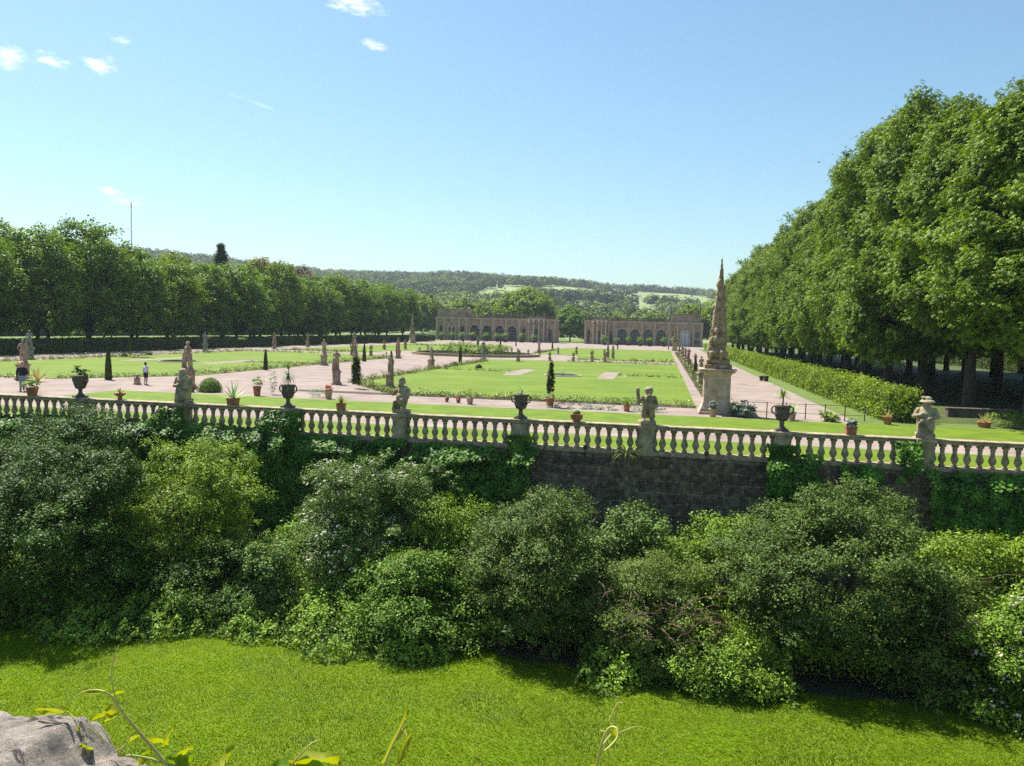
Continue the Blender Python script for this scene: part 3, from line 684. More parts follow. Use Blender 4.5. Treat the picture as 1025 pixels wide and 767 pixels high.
bk = Kit(make_broad('background_tree', MAT['linden2'], 35, 15, 7.5, 2, 330, 60, 0.75, 0.5))
for i, (x, y, s, lb) in enumerate([(-92, 352, 1.15, 'pale tree behind the left end of the left orangery wing'), (-76, 345, 1.1, 'pale tree behind the attic of the left orangery wing'), (-20, 356, 0.8, 'low tree behind the inner pavilion of the right orangery wing'),
                                  (-4, 352, 0.85, 'low tree behind the arches of the right orangery wing'), (12, 350, 1.1, 'tree behind the attic of the right orangery wing'), (26, 344, 1.25, 'tree at the outer end of the right orangery wing'), (-104, 330, 1.2, 'tree between the left avenue end and the orangery')]):
    bk.put((x, y, 0), i * 1.3, s, lb, 'trees behind the orangery', 'tree')

def hedge_leaves(x0, x1, y0, y1, h, dens, L, W, rng, wob=0.12):
    """leaves over the faces of a clipped hedge; the far side is kept thin"""
    A = [('x0', (y1 - y0) * h), ('x1', (y1 - y0) * h), ('y0', (x1 - x0) * h), ('y1', (x1 - x0) * h), ('top', (x1 - x0) * (y1 - y0))]; Ps, Ns = [], []
    for f, ar in A:
        k = int(ar * dens); a, b = rng.random(k), rng.random(k)
        if f in ('x0', 'x1'): P = np.stack([np.full(k, x0 if f == 'x0' else x1), y0 + a * (y1 - y0), b * h], 1); nn = np.array([-1 if f == 'x0' else 1, 0, 0.25])
        elif f in ('y0', 'y1'): P = np.stack([x0 + a * (x1 - x0), np.full(k, y0 if f == 'y0' else y1), b * h], 1); nn = np.array([0, -1 if f == 'y0' else 1, 0.25])
        else: P = np.stack([x0 + a * (x1 - x0), y0 + b * (y1 - y0), np.full(k, h)], 1); nn = np.array([0, 0, 1])
        Ps.append(P); Ns.append(np.tile(nn, (k, 1)))
    P = np.concatenate(Ps); Nn = np.concatenate(Ns)
    bump = np.array([mnoise.noise(Vector((p[0] * 0.9, p[1] * 0.9, p[2] * 1.4))) for p in P])
    P = P + Nn * (bump * wob * 1.6)[:, None] + rng.normal(0, wob * 0.55, P.shape); P[:, 2] = np.maximum(P[:, 2], 0.03)
    return P, unit(Nn + rng.normal(0, 0.5, P.shape)), np.clip(0.5 + bump * 0.9 + rng.normal(0, 0.15, len(P)), 0, 1)

def hedge(name, segs, h, mat, label, L=0.16, W=0.11, seed=1, dens=(110, 30), far=120, wob=0.12):
    root = empty(name, ((segs[0][0] + segs[0][1]) / 2, segs[0][2], 0), 0, label, 'hedge'); rng = np.random.default_rng(seed); ox, oy = root.location.x, root.location.y
    parts = []; m = MB()
    for x0, x1, y0, y1 in segs:
        fr = y0 > far; k = 1.9 if fr else 1.0
        P, Nn, T = hedge_leaves(x0, x1, y0, y1, h, dens[1] if fr else dens[0], L * k, W * k, rng, wob); P = P - [ox, oy, 0]
        V, Q = leaf_arrays(P, Nn, L * k, W * k, rng); parts.append((V, Q, np.repeat(T, 4), 0))
        m.box(x0 + 0.16 - ox, x1 - 0.16 - ox, y0 + 0.16 - oy, y1 - 0.16 - oy, 0, h - 0.16)
    link('foliage', join_leaf('foliage', [mat], parts), root); m.build('inner_twigs', MAT['shade_soil'], root); return root
hedge('clipped_hedge', [(12.7, 14.3, 47.2, 80), (12.7, 14.3, 80, 122), (12.7, 14.3, 122, 240)], 1.68, MAT['hedge'], 'long sunlit yellow-green clipped hedge below the right hand chestnut trees', seed=2, dens=(190, 40), wob=0.28)
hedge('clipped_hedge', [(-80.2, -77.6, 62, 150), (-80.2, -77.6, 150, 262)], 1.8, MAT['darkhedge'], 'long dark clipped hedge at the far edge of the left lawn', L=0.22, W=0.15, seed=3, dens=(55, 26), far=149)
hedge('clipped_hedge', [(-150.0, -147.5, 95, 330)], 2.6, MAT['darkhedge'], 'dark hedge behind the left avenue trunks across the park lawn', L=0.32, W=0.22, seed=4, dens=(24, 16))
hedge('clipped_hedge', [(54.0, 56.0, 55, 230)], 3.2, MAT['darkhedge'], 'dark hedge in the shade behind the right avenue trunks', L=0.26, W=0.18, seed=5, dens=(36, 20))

# ------------------------------------------------------------------ orangery
def arch_pts(cx, w, zs, n=10): return [(cx + w * math.cos(rad(t)), zs + w * math.sin(rad(t))) for t in np.linspace(0, 180, n + 1)]
def orangery(xo, xi, xa, xb, xc, xd, Y, label, hollow, door):
    """xo outer end, xa..xb arcade, xc..xd inner pavilion; all in world x"""
    sgn = 1 if xi > xo else -1
    root = empty('orangery_wing', ((xo + xi) / 2, Y, 0), 0, label, 'orangery', 'the two orangery wings'); ox = root.location.x
    lo = lambda a, b: (min(a, b) - ox, max(a, b) - ox)
    H = 8.7; D = 9.0; st = MAT['palacestone']
    w = MB()
    # arcade wall with four arched openings
    a0, a1 = lo(xa, xb); n = 4; p = (a1 - a0) / n; r = 1.62; zs = 4.3; yf = 0.0
    for k in range(n):
        c = a0 + p * (k + 0.5); l, rgt = a0 + p * k, a0 + p * (k + 1)
        w.prism([(l, 0), (c - r, 0), (c - r, zs), (l, zs)], yf, yf + 0.8); w.prism([(c + r, 0), (rgt, 0), (rgt, zs), (c + r, zs)], yf, yf + 0.8)
        ap = arch_pts(c, r, zs); half = len(ap) // 2
        w.prism([(c, zs + r)] + [(c, H - 0.6), (rgt, H - 0.6), (rgt, zs)][::1] + ap[:half], yf, yf + 0.8) if False else None
        right = [(c + r, zs), (rgt, zs), (rgt, H - 0.6), (c, H - 0.6)] + ap[half:0:-1]
        left = [(l, zs), (c - r, zs)] + ap[-2:half - 1:-1] + [(c, H - 0.6), (l, H - 0.6)]
        w.prism(right, yf, yf + 0.8); w.prism(left, yf, yf + 0.8)
    # pavilion blocks and rear body
    o0, o1 = lo(xo, xa); i0, i1 = lo(xd, xc)
    w.box(o0, o1, -0.9, D, 0, H - 0.6); w.box(i0, i1, -0.7, D, 0, H - 0.6)
    w.box(a0, a1, D - 0.8, D, 0, H - 0.6); w.box(a0, a1, 0.8, D - 0.8, H - 1.2, H - 0.6)
    # inner pavilion is stepped forward toward the middle
    im = (i0 + i1) / 2; iq = (i1 - i0) * 0.22
    w.box(im - iq, im + iq, -2.2, -0.7, 0, H - 0.3)
    w.build('wall', st, root)
    # cornice
    c = MB()
    for b0, b1, yy0 in ((o0, o1, -0.9), (a0, a1, 0.0), (i0, i1, -0.7)):
        c.box(b0 - (0.25 if b0 != a0 else 0.0), b1 + (0.25 if b1 != a1 else 0.0), yy0 - 0.35, D + 0.3, H - 0.6, H - 0.2); c.box(b0, b1, yy0 - 0.55, D + 0.4, H - 0.2, H)
    c.box(im - iq - 0.3, im + iq + 0.3, -2.7, -1.26, H - 0.3, H + 0.15)
    c.build('cornice', MAT['trim'], root)
    # pilasters and half columns
    for b0, b1, yy0, k in ((o0, o1, -0.9, 5), (i0, i1, -0.7, 6)):
        for j in range(k):
            x = b0 + 0.5 + (b1 - b0 - 1.0) * j / (k - 1)
            if b0 == i0 and abs(x - im) < iq + 0.3: continue
            m = MB(); m.box(x - 0.42, x + 0.42, yy0 - 0.26, yy0, 0, 0.7); m.box(x - 0.32, x + 0.32, yy0 - 0.2, yy0, 0.7, H - 1.2); m.box(x - 0.45, x + 0.45, yy0 - 0.28, yy0, H - 1.2, H - 0.6); m.build('pilaster', MAT['trim'], root)
    for j in range(5):
        x = a0 + p * j; x = min(max(x, a0 + 0.3), a1 - 0.3)
        m = MB(); m.box(x - 0.3, x + 0.3, -0.2, 0, 0, H - 0.6); m.build('pilaster', MAT['trim'], root)
    for j in (-1, -0.35, 0.35, 1):
        m = MB(); m.lathe([(0.5, 0), (0.5, 0.6), (0.36, 0.8), (0.30, H - 1.6), (0.45, H - 1.1), (0.45, H - 0.3)], 10, (im + j * iq * 0.9, -2.5, 0)); m.build('column', MAT['trim'], root)
    m = MB(); m.prism([(im - iq - 0.3, H + 0.15), (im + iq + 0.3, H + 0.15), (im + iq * 0.5, H + 0.55), (im, H + 0.75), (im - iq * 0.5, H + 0.55)], -2.5, -1.7); m.build('pediment', st, root)
    # windows of the arcade: archivolt, frame and panes
    for k in range(n):
        cx = a0 + p * (k + 0.5)
        ap = arch_pts(cx, r, zs, 12); ao = arch_pts(cx, r + 0.38, zs, 12); m = MB()
        for j in range(12): m.prism([ap[j], ao[j], ao[j + 1], ap[j + 1]], -0.14, -0.003)
        m.build('archivolt', MAT['trim'], root)
        f = MB(); yy0 = 0.35
        for x in (-r + 0.06, -r * 0.33, r * 0.33, r - 0.06): f.box(cx + x - 0.06, cx + x + 0.06, yy0, yy0 + 0.1, 0, zs + math.sqrt(max(r * r - x * x, 0.02)) - 0.05)
        for z in (0.1, 1.2, 2.3, 3.4, 4.4): f.box(cx - r, cx + r, yy0 + 0.003, yy0 + 0.09, z - 0.05, z + 0.05)
        fo = f.build('window', MAT['frame'], root)
        if not hollow: g = MB(); g.prism([(cx - r, 0.0), (cx + r, 0.0)] + arch_pts(cx, r, zs, 12), yy0 + 0.12, yy0 + 0.15); g.build('pane', MAT['glass'], fo)
    # end pavilion: tall arched door or niche with two side panels
    oc = (o0 + o1) / 2; f = MB()
    zd = 4.6; rd = 1.35
    f.prism([(oc - rd, 0), (oc + rd, 0)] + arch_pts(oc, rd, zd, 12), -0.96, -0.903)
    dn = f.build('arched_door', MAT['bluedoor'] if door else MAT['pinkstone'], root)
    g = MB()
    for x in (-0.62, 0.62):
        for z in (0.9, 2.3, 3.7): g.box(oc + x - 0.42, oc + x + 0.42, -0.985, -0.963, z, z + 1.1)
    g.build('pane', MAT['glass'] if not door else MAT['lilac'], dn)
    ap = arch_pts(oc, rd, zd, 12); ao = arch_pts(oc, rd + 0.45, zd, 12); m = MB()
    for j in range(12): m.prism([ap[j], ao[j], ao[j + 1], ap[j + 1]], -1.1, -0.903)
    for s in (-1, 1): m.box(*sorted((oc + s * rd, oc + s * (rd + 0.45))), -1.1, -0.903, 0, zd)
    m.build('archivolt', MAT['trim'], root)
    for s in (-1, 1):
        x = oc + s * (o1 - o0) * 0.33; m = MB(); m.box(x - 0.7, x + 0.7, -0.93, -0.903, 1.2, 2.4); m.prism([(x - 0.6, 3.2), (x + 0.6, 3.2)] + arch_pts(x, 0.6, 4.8, 8), -0.93, -0.903); m.build('niche', MAT['glass'] if not door else MAT['urn'], root)
    for x in (i0 + (i1 - i0) * 0.16, i0 + (i1 - i0) * 0.84, im):
        yb = -0.7 if x != im else -2.2
        m = MB(); m.prism([(x - 0.75, 0.4), (x + 0.75, 0.4)] + arch_pts(x, 0.75, 4.3, 8), yb - 0.04, yb - 0.003); m.build('niche', MAT['glass'], root)
    # attic over the end pavilion
    m = MB(); m.box(o0 + 0.6, o1 - 1.0, -0.6, D - 1, H, H + 2.9); m.box(o0 + 0.4, o1 - 0.8, -0.8, D - 0.8, H + 2.9, H + 3.2); m.build('attic', MAT['palacestone'], root)
    # roof balustrade with posts, and figures on the posts
    m = MB(); r0, r1 = (o1 - 0.7, i1) if sgn > 0 else (i0, o0 + 0.3)
    if sgn < 0: r0, r1 = i0, o0 + 0.8
    m.box(r0, r1, -0.25, 0.0, H, H + 0.2); m.box(r0, r1, -0.28, 0.03, H + 1.0, H + 1.2)
    k = int((r1 - r0) / 0.45)
    for j in range(k): x = r0 + (j + 0.5) * (r1 - r0) / k; m.lathe([(0.12, H + 0.2), (0.17, H + 0.45), (0.1, H + 0.8), (0.13, H + 1.0)], 6, (x, -0.12, 0))
    m.build('roof_balustrade', MAT['palaceroof'], root)
    k = 8
    for j in range(k + 1):
        x = r0 + 0.3 + (r1 - r0 - 0.6) * j / k
        m = MB(); m.box(x - 0.3, x + 0.3, -0.42, 0.18, H, H + 1.35); m.cap((x, -0.12, H + 1.35), 0.26, (x + 0.04, -0.12, H + 2.0), 0.2, 8); m.cap((x + 0.05, -0.12, H + 2.05), 0.16, (x, -0.12, H + 2.5), 0.13, 8); m.build('roof_figure', MAT['palaceroof'], root)
    for x in (o0 + 0.8, o1 - 1.3):
        m = MB(); m.lathe([(0.34, 0), (0.34, 0.5), (0.2, 0.7), (0.17, 1.5), (0.05, 4.2), (0.03, 4.3)], 8, (x, -0.3, H + 3.2)); m.build('spire', MAT['urn'], root)
    return root
orangery(14.3, -28.3, 1.9, -16.8, -16.8, -28.3, 288, 'right orangery wing with light green windows and a pale blue door', False, True)
orangery(-85.0, -38.8, -72.3, -53.0, -53.0, -38.8, 288, 'left orangery wing with four open dark arches', False, False)

# ------------------------------------------------------------------ moat wall, balustrade, castle parapet
BY = 30.6                                     # line of the balustrade
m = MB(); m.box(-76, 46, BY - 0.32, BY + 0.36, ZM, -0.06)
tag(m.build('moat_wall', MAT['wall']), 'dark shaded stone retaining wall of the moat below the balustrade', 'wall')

bal = empty('balustrade', (0, BY, 0), 0, 'long sandstone balustrade with bulbous balusters along the top of the moat wall', 'balustrade')
PX = [-0.45 + 5.0 * k for k in range(-15, 9)]
m = MB(); m.box(PX[0], PX[-1], -0.27, 0.27, -0.06, 0.12, 0.02); m.build('plinth', MAT['darkstone'], bal)
m = MB()
for a, b in zip(PX[:-1], PX[1:]): m.box(a + 0.003, b - 0.003, -0.21, 0.21, 0.95, 1.06, 0.02); m.box(a + 0.003, b - 0.003, -0.25, 0.25, 1.06, 1.12, 0.015)
m.build('top_rail', MAT['stone'], bal)
BPROF = [(0.107, 0.0), (0.107, 0.07), (0.0698, 0.09), (0.0725, 0.13), (0.1283, 0.23), (0.1395, 0.3), (0.1097, 0.38), (0.0763, 0.48), (0.0725, 0.58), (0.093, 0.66), (0.0725, 0.69), (0.107, 0.72), (0.1283, 0.745), (0.1283, 0.83)]
mb = MB(); mb.lathe(BPROF, 14); bme = mb.mesh('baluster', MAT['darkstone'])
mb = MB(); mb.lathe([(0.105, 0.0), (0.105, 0.07)], 4, sq=True); 
extra = MB()
for i, (a, b) in enumerate(zip(PX[:-1], PX[1:])):
    for j in range(10):
        x = a + 0.31 + 0.10 + (5.0 - 0.82) * (j + 0.5) / 10
        if 8 <= i <= 17: link('baluster', bme, bal, (x, 0, 0.12), (i * 3 + j) * 0.7)
        else: extra.lathe(BPROF, 8, (x, 0, 0.12))
e = extra.build('distant_balusters', MAT['darkstone'], bal); e['kind'] = 'stuff'
pm = MB(); pm.box(-0.31, 0.31, -0.31, 0.31, -0.08, 0.16, 0.02); pm.box(-0.28, 0.28, -0.28, 0.28, 0.16, 0.98); pm.box(-0.20, 0.20, -0.295, -0.28, 0.26, 0.88); pm.box(-0.34, 0.34, -0.34, 0.34, 0.98, 1.14, 0.025)
for s in (-1, 1): pm.lathe(BPROF, 12, (s * 0.30, 0, 0.12))
pme = pm.mesh('pier', MAT['stone'])
for x in PX: link('pier', pme, bal, (x, 0, 0))

# castle terrace and its parapet, where the viewer stands
m = MB(); m.box(-14, 14, 1.12, 1.80, ZM, 3.28); tag(m.build('castle_wall', MAT['castle']), 'castle terrace wall dropping into the moat below the viewer', 'wall')
sheet('terrace_floor', rect(-14, 14, -12, 1.10), 2.95, MAT['castle'], 0.4)
def rock():
    rng = np.random.default_rng(8); nx, ny = 190, 120
    u = np.linspace(0, 1, nx); v = np.linspace(0, 1, ny); U, Vv = np.meshgrid(u, v)
    Xr = -2.75 + U * 1.72; Yr = 1.10 + Vv * 0.70
    Zt = np.empty(U.shape)
    for i in range(ny):
        for j in range(nx):
            p = Vector((Xr[i, j] * 3.0, Yr[i, j] * 3.0, 0.3)); n1 = mnoise.fractal(p, 1.0, 2.1, 5)
            n2 = mnoise.noise(Vector((Xr[i, j] * 1.6 + 5, Yr[i, j] * 2.2, 1.7))); n3 = mnoise.fractal(Vector((Xr[i, j] * 22, Yr[i, j] * 22, 4)), 0.9, 2.0, 3)
            pit = max(0.0, mnoise.noise(Vector((Xr[i, j] * 11, Yr[i, j] * 15, 9))) - 0.18)
            Zt[i, j] = 3.628 + 0.030 * n1 + 0.02 * n2 + 0.005 * n3 - 0.05 * pit
    Zt += np.clip((Xr + 1.72) * 0.13, -0.05, 0.035); edge = np.clip((Xr + 1.455) / 0.08, 0, 1.0); Zt -= 0.10 * edge ** 1.15; Zt -= 0.06 * np.clip((Xr + 1.34) / 0.14, 0, 1.2)
    e2 = np.clip((Xr + 1.16) / 0.10, 0, 1.3); Zt -= 0.10 * e2 ** 2
    fr = np.clip((Vv - 0.93) / 0.07, 0, 1); Zt -= 0.05 * fr ** 2
    V0 = np.stack([Xr, Yr, Zt], -1).reshape(-1, 3); I = np.arange(nx * ny).reshape(ny, nx)
    Q = [np.stack([I[:-1, :-1], I[:-1, 1:], I[1:, 1:], I[1:, :-1]], -1).reshape(-1, 4)]
    vs = [V0]; b = len(V0)
    for ids in (I[0, :], I[:, -1], I[-1, ::-1], I[::-1, 0]):
        lo = V0[ids].copy(); lo[:, 2] = 3.27; k = len(ids); vs.append(lo); J = np.arange(b, b + k); b += k
        Q.append(np.stack([ids[:-1], J[:-1], J[1:], ids[1:]], -1))
    return np_mesh('parapet_stone', np.concatenate(vs), np.concatenate(Q), MAT['rock'], smooth=True)
def rock_mat():
    m, n, l = new_mat('crusted limestone'); out = N(n, 'ShaderNodeOutputMaterial'); tc = N(n, 'ShaderNodeTexCoord')
    mp = N(n, 'ShaderNodeMapping'); mp.inputs['Scale'].default_value = (1, 2.2, 1.6); mp.inputs['Rotation'].default_value = (0, 0, 0.3); l.new(tc.outputs['Object'], mp.inputs['Vector'])
    a = N(n, 'ShaderNodeTexNoise', Scale=6.5, Detail=12, Roughness=0.72, Distortion=0.8); l.new(mp.outputs[0], a.inputs['Vector'])
    b = N(n, 'ShaderNodeTexNoise', Scale=55, Detail=8, Roughness=0.75); l.new(tc.outputs['Object'], b.inputs['Vector'])
    c = N(n, 'ShaderNodeTexNoise', Scale=7, Detail=6, Roughness=0.6); l.new(tc.outputs['Object'], c.inputs['Vector'])
    r1 = ramp(n, [(0.3, (0.34, 0.28, 0.23)), (0.5, (0.52, 0.44, 0.365)), (0.62, (0.62, 0.53, 0.42)), (0.75, (0.64, 0.58, 0.51))]); l.new(c.outputs['Fac'], r1.inputs[0])
    r2 = ramp(n, [(0.575, (0, 0, 0)), (0.62, (1, 1, 1))]); l.new(a.outputs['Fac'], r2.inputs[0])
    r3 = ramp(n, [(0.3, (0.035, 0.026, 0.022)), (0.7, (0.15, 0.115, 0.10))]); l.new(b.outputs['Fac'], r3.inputs[0])
    mx = N(n, 'ShaderNodeMix', data_type='RGBA'); l.new(r2.outputs[0], mx.inputs[0]); l.new(r1.outputs[0], mx.inputs[6]); l.new(r3.outputs[0], mx.inputs[7])
    ov = N(n, 'ShaderNodeMix', data_type='RGBA', blend_type='OVERLAY'); ov.inputs[0].default_value = 0.75; l.new(mx.outputs[2], ov.inputs[6]); l.new(b.outputs['Fac'], ov.inputs[7])
    p = N(n, 'ShaderNodeBsdfPrincipled', Roughness=0.95); l.new(ov.outputs[2], p.inputs['Base Color'])
    ad = N(n, 'ShaderNodeMath', operation='MULTIPLY_ADD'); l.new(r2.outputs[0], ad.inputs[0]); ad.inputs[1].default_value = -0.35; l.new(b.outputs['Fac'], ad.inputs[2])
    bp = N(n, 'ShaderNodeBump', Strength=1.0, Distance=0.035); l.new(ad.outputs[0], bp.inputs['Height']); l.new(bp.outputs[0], p.inputs['Normal']); l.new(p.outputs[0], out.inputs[0]); return m
MAT['rock'] = rock_mat()
tag(link('parapet_stone', rock()), 'pitted pale stone block with dark crust on the parapet in the near left corner', 'stone block')

# ------------------------------------------------------------------ statues
def figure_mb(v):
    """standing classical figure, front towards -y, about 1.75 m"""
    m = MB()
    m.ell((0, 0, 1.62), (0.095, 0.11, 0.135)); m.ell((0, 0.03, 1.66), (0.11, 0.12, 0.11)); m.cap((0, 0.0, 1.42), 0.065, (0, 0, 1.55), 0.06)
    m.ell((0, 0.0, 1.28), (0.19, 0.125, 0.20)); m.ell((0.01, 0, 1.02), (0.165, 0.12, 0.18)); m.cap((-0.16, 0, 1.39), 0.075, (0.16, 0, 1.39), 0.075)
    m.ell((0, -0.115, 1.60), (0.02, 0.03, 0.03))
    if v == 2:      # draped woman
        m.lathe([(0.16, 1.05), (0.21, 0.85), (0.25, 0.5), (0.27, 0.12), (0.30, 0.0)], 14)
        for k in range(9): a = k * 0.7; m.cap((0.2 * math.cos(a), 0.2 * math.sin(a), 0.95), 0.04, (0.28 * math.cos(a + 0.2), 0.28 * math.sin(a + 0.2), 0.02), 0.055)
    else:
        m.cap((-0.10, 0, 0.95), 0.115, (-0.13, -0.05, 0.52), 0.075); m.cap((-0.13, -0.05, 0.52), 0.072, (-0.14, 0.03, 0.08), 0.048); m.cap((-0.14, 0.02, 0.045), 0.045, (-0.16, -0.16, 0.03), 0.035)
        m.cap((0.10, 0, 0.95), 0.115, (0.11, 0.0, 0.5), 0.078); m.cap((0.11, 0.0, 0.5), 0.075, (0.11, 0.03, 0.08), 0.05); m.cap((0.11, 0.02, 0.045), 0.045, (0.14, -0.16, 0.03), 0.035)
        for k in range(5): m.cap((0.16 - 0.06 * k, 0.12, 1.0), 0.06, (0.18 - 0.05 * k, 0.16, 0.05), 0.075)   # cloak and tree stump behind
    arm = lambda s, e, h, r=0.058: (m.cap(s, r, e, r * 0.82), m.cap(e, r * 0.8, h, r * 0.6), m.ell(h, (0.05, 0.05, 0.06)))
    L, R = (-0.22, 0, 1.37), (0.22, 0, 1.37)
    if v == 0: arm(L, (-0.36, 0.03, 1.12), (-0.20, -0.10, 1.0)); arm(R, (0.35, 0.0, 1.10), (0.17, -0.14, 1.05))
    elif v == 1: arm(L, (-0.38, -0.02, 1.48), (-0.33, -0.06, 1.76)); m.ell((-0.33, -0.06, 1.84), (0.09, 0.09, 0.08)); arm(R, (0.30, 0.05, 1.10), (0.33, -0.12, 0.88))
    elif v == 2: arm(L, (-0.28, -0.06, 1.10), (-0.05, -0.2, 1.16)); arm(R, (0.30, 0.02, 1.10), (0.27, -0.1, 0.86)); m.ell((0, 0.03, 1.70), (0.13, 0.13, 0.10))
    elif v == 3: arm(L, (-0.29, 0.02, 1.08), (-0.27, -0.08, 0.84)); arm(R, (0.29, 0.0, 1.10), (0.10, -0.19, 1.28)); m.cap((-0.27, -0.1, 1.0), 0.05, (-0.30, -0.08, 0.03), 0.11)
    elif v == 4: arm(L, (-0.36, -0.02, 1.52), (-0.16, -0.03, 1.80)); arm(R, (0.36, -0.02, 1.52), (0.16, -0.03, 1.80)); m.ell((0, 0, 1.90), (0.20, 0.15, 0.12))
    m.box(-0.32, 0.32, -0.24, 0.26, -0.06, 0.05)
    return m

FIG = {}
def figure_mesh(v, mat):
    if (v, mat) not in FIG:
        o = figure_mb(v).fused('figure', MAT[mat], 0.026, 3, rough=0.012, seed=v); FIG[(v, mat)] = o.data; bpy.data.objects.remove(o)
    return FIG[(v, mat)]
PED = {}
def pedestal_mesh(mat, h):
    if (mat, h) not in PED:
        m = MB()
        m.box(-0.42, 0.42, -0.42, 0.42, -0.02, 0.14, 0.02); m.box(-0.36, 0.36, -0.36, 0.36, 0.14, 0.24, 0.03); m.box(-0.30, 0.30, -0.30, 0.30, 0.24, h - 0.16)
        m.box(-0.36, 0.36, -0.36, 0.36, h - 0.16, h - 0.08, 0.03); m.box(-0.41, 0.41, -0.41, 0.41, h - 0.08, h, 0.02)
        for a, b, c, d in ((-0.2, 0.2, -0.315, -0.30), (-0.2, 0.2, 0.30, 0.315), (-0.315, -0.30, -0.2, 0.2), (0.30, 0.315, -0.2, 0.2)): m.box(a, b, c, d, 0.34, h - 0.26)
        PED[(mat, h)] = m.mesh('pedestal', MAT[mat])
    return PED[(mat, h)]

def statue(x, y, h, v, mat, rz, label, ped=1.15, group=None):
    s = h / (ped + 1.80 + (0.15 if v in (1, 4) else 0))
    r = empty('statue', (x, y, 0), rz, label, 'statue', group, s)
    link('pedestal', pedestal_mesh(mat, ped), r); link('figure', figure_mesh(v, mat), r, (0, 0, ped + 0.05)); return r
G1 = 'garden statues on pedestals'
for a in [(-46.4, 49.8, 3.0, 0, 'pinkstone', 0.3, 'pink statue with bent arms behind the man in the navy jacket'),
          (-67.9, 73.8, 3.2, 3, 'greystone', 0.5, 'grey lichen covered statue before the dark hedge at the left edge of the lawn'),
          (-32.5, 49.2, 3.25, 3, 'pinkstone', -0.2, 'pink statue on a pedestal just behind the bulky grey dwarf figure on the balustrade'),
          (-68.0, 107.4, 3.0, 2, 'greystone', 0.4, 'grey draped statue against the dark hedge above the left lawn pond'),
          (-68.8, 130.4, 2.95, 2, 'pinkstone', 0.6, 'pinkish draped statue against the dark hedge on the far gravel walk'),
          (-70.1, 146.6, 2.9, 0, 'pinkstone', 0.6, 'pinkish statue with bent arms against the dark hedge on the far gravel walk'),
          (-37.9, 83.5, 2.95, 0, 'buffstone', 0.2, 'buff statue on a pedestal between the left lawn and the axis walk'),
          (-25.0, 57.4, 2.75, 3, 'pinkstone', 0.5, 'large pink statue on a pedestal at the gravel corner left of the dark cypress'),
          (-38.0, 93.0, 2.95, 1, 'pinkstone', 0.3, 'dusky statue with a raised arm right behind the large pink corner statue'),
          (-50.0, 122.0, 3.3, 4, 'greystone', 0.0, 'grey statue with both arms raised behind the brown topiary cone'),
          (-37.6, 108.2, 2.9, 3, 'pinkstone', 0.1, 'dusky pink statue on a pedestal beyond the axis walk, right of the brown topiary cone'),
          (-20.3, 56.6, 2.7, 1, 'pinkstone', 0.2, 'pink statue partly hidden behind the dark dwarf with the puffed cloak'),
          (-25.6, 85.0, 2.7, 1, 'pinkstone', -0.3, 'pink statue with a raised arm at the left border of the right lawn'),
          (-26.2, 113.8, 2.9, 2, 'greystone', 0.0, 'slim grey-green draped statue in front of the round pool'),
          (-22.5, 144.0, 2.7, 0, 'pinkstone', 0.2, 'pink statue on the far right rim of the round pool'),
          (-9.6, 142.4, 2.75, 4, 'pinkstone', 0.0, 'tall pink statue with raised arms at the front of the back right lawn'),
          (-8.4, 138.0, 2.4, 2, 'buffstone', 0.2, 'buff draped statue right beside the tall pink one at the back right lawn'),
          (3.8, 113.0, 2.7, 3, 'pinkstone', 0.4, 'pink statue in the right flower bed, third from the big obelisk'),
          (3.6, 122.0, 2.65, 0, 'buffstone', 0.4, 'buff statue in the right flower bed, fourth from the big obelisk'),
          (3.7, 139.5, 2.6, 1, 'pinkstone', 0.4, 'pink statue in the right flower bed, fifth from the big obelisk'),
          (4.0, 158.0, 2.6, 2, 'pinkstone', 0.4, 'pink statue in the right flower bed, sixth from the big obelisk'),
          (4.0, 182.0, 2.4, 3, 'buffstone', 0.4, 'last buff statue in the right flower bed before the far obelisk'),
          (3.75, 76.1, 2.6, 2, 'buffstone', 0.3, 'buff statue on a pedestal directly behind the big obelisk pedestal'),
          (4.2, 100.5, 2.3, 0, 'pinkstone', 0.4, 'small pink statue right behind the narrow dark cone in the right flower bed'),
          (1.9, 229.0, 1.5, 2, 'greystone', 0.0, 'small whitish statue on the far gravel before the right orangery wing')]:
    statue(a[0], a[1], a[2], a[3], a[4], a[5], a[6], group=G1)

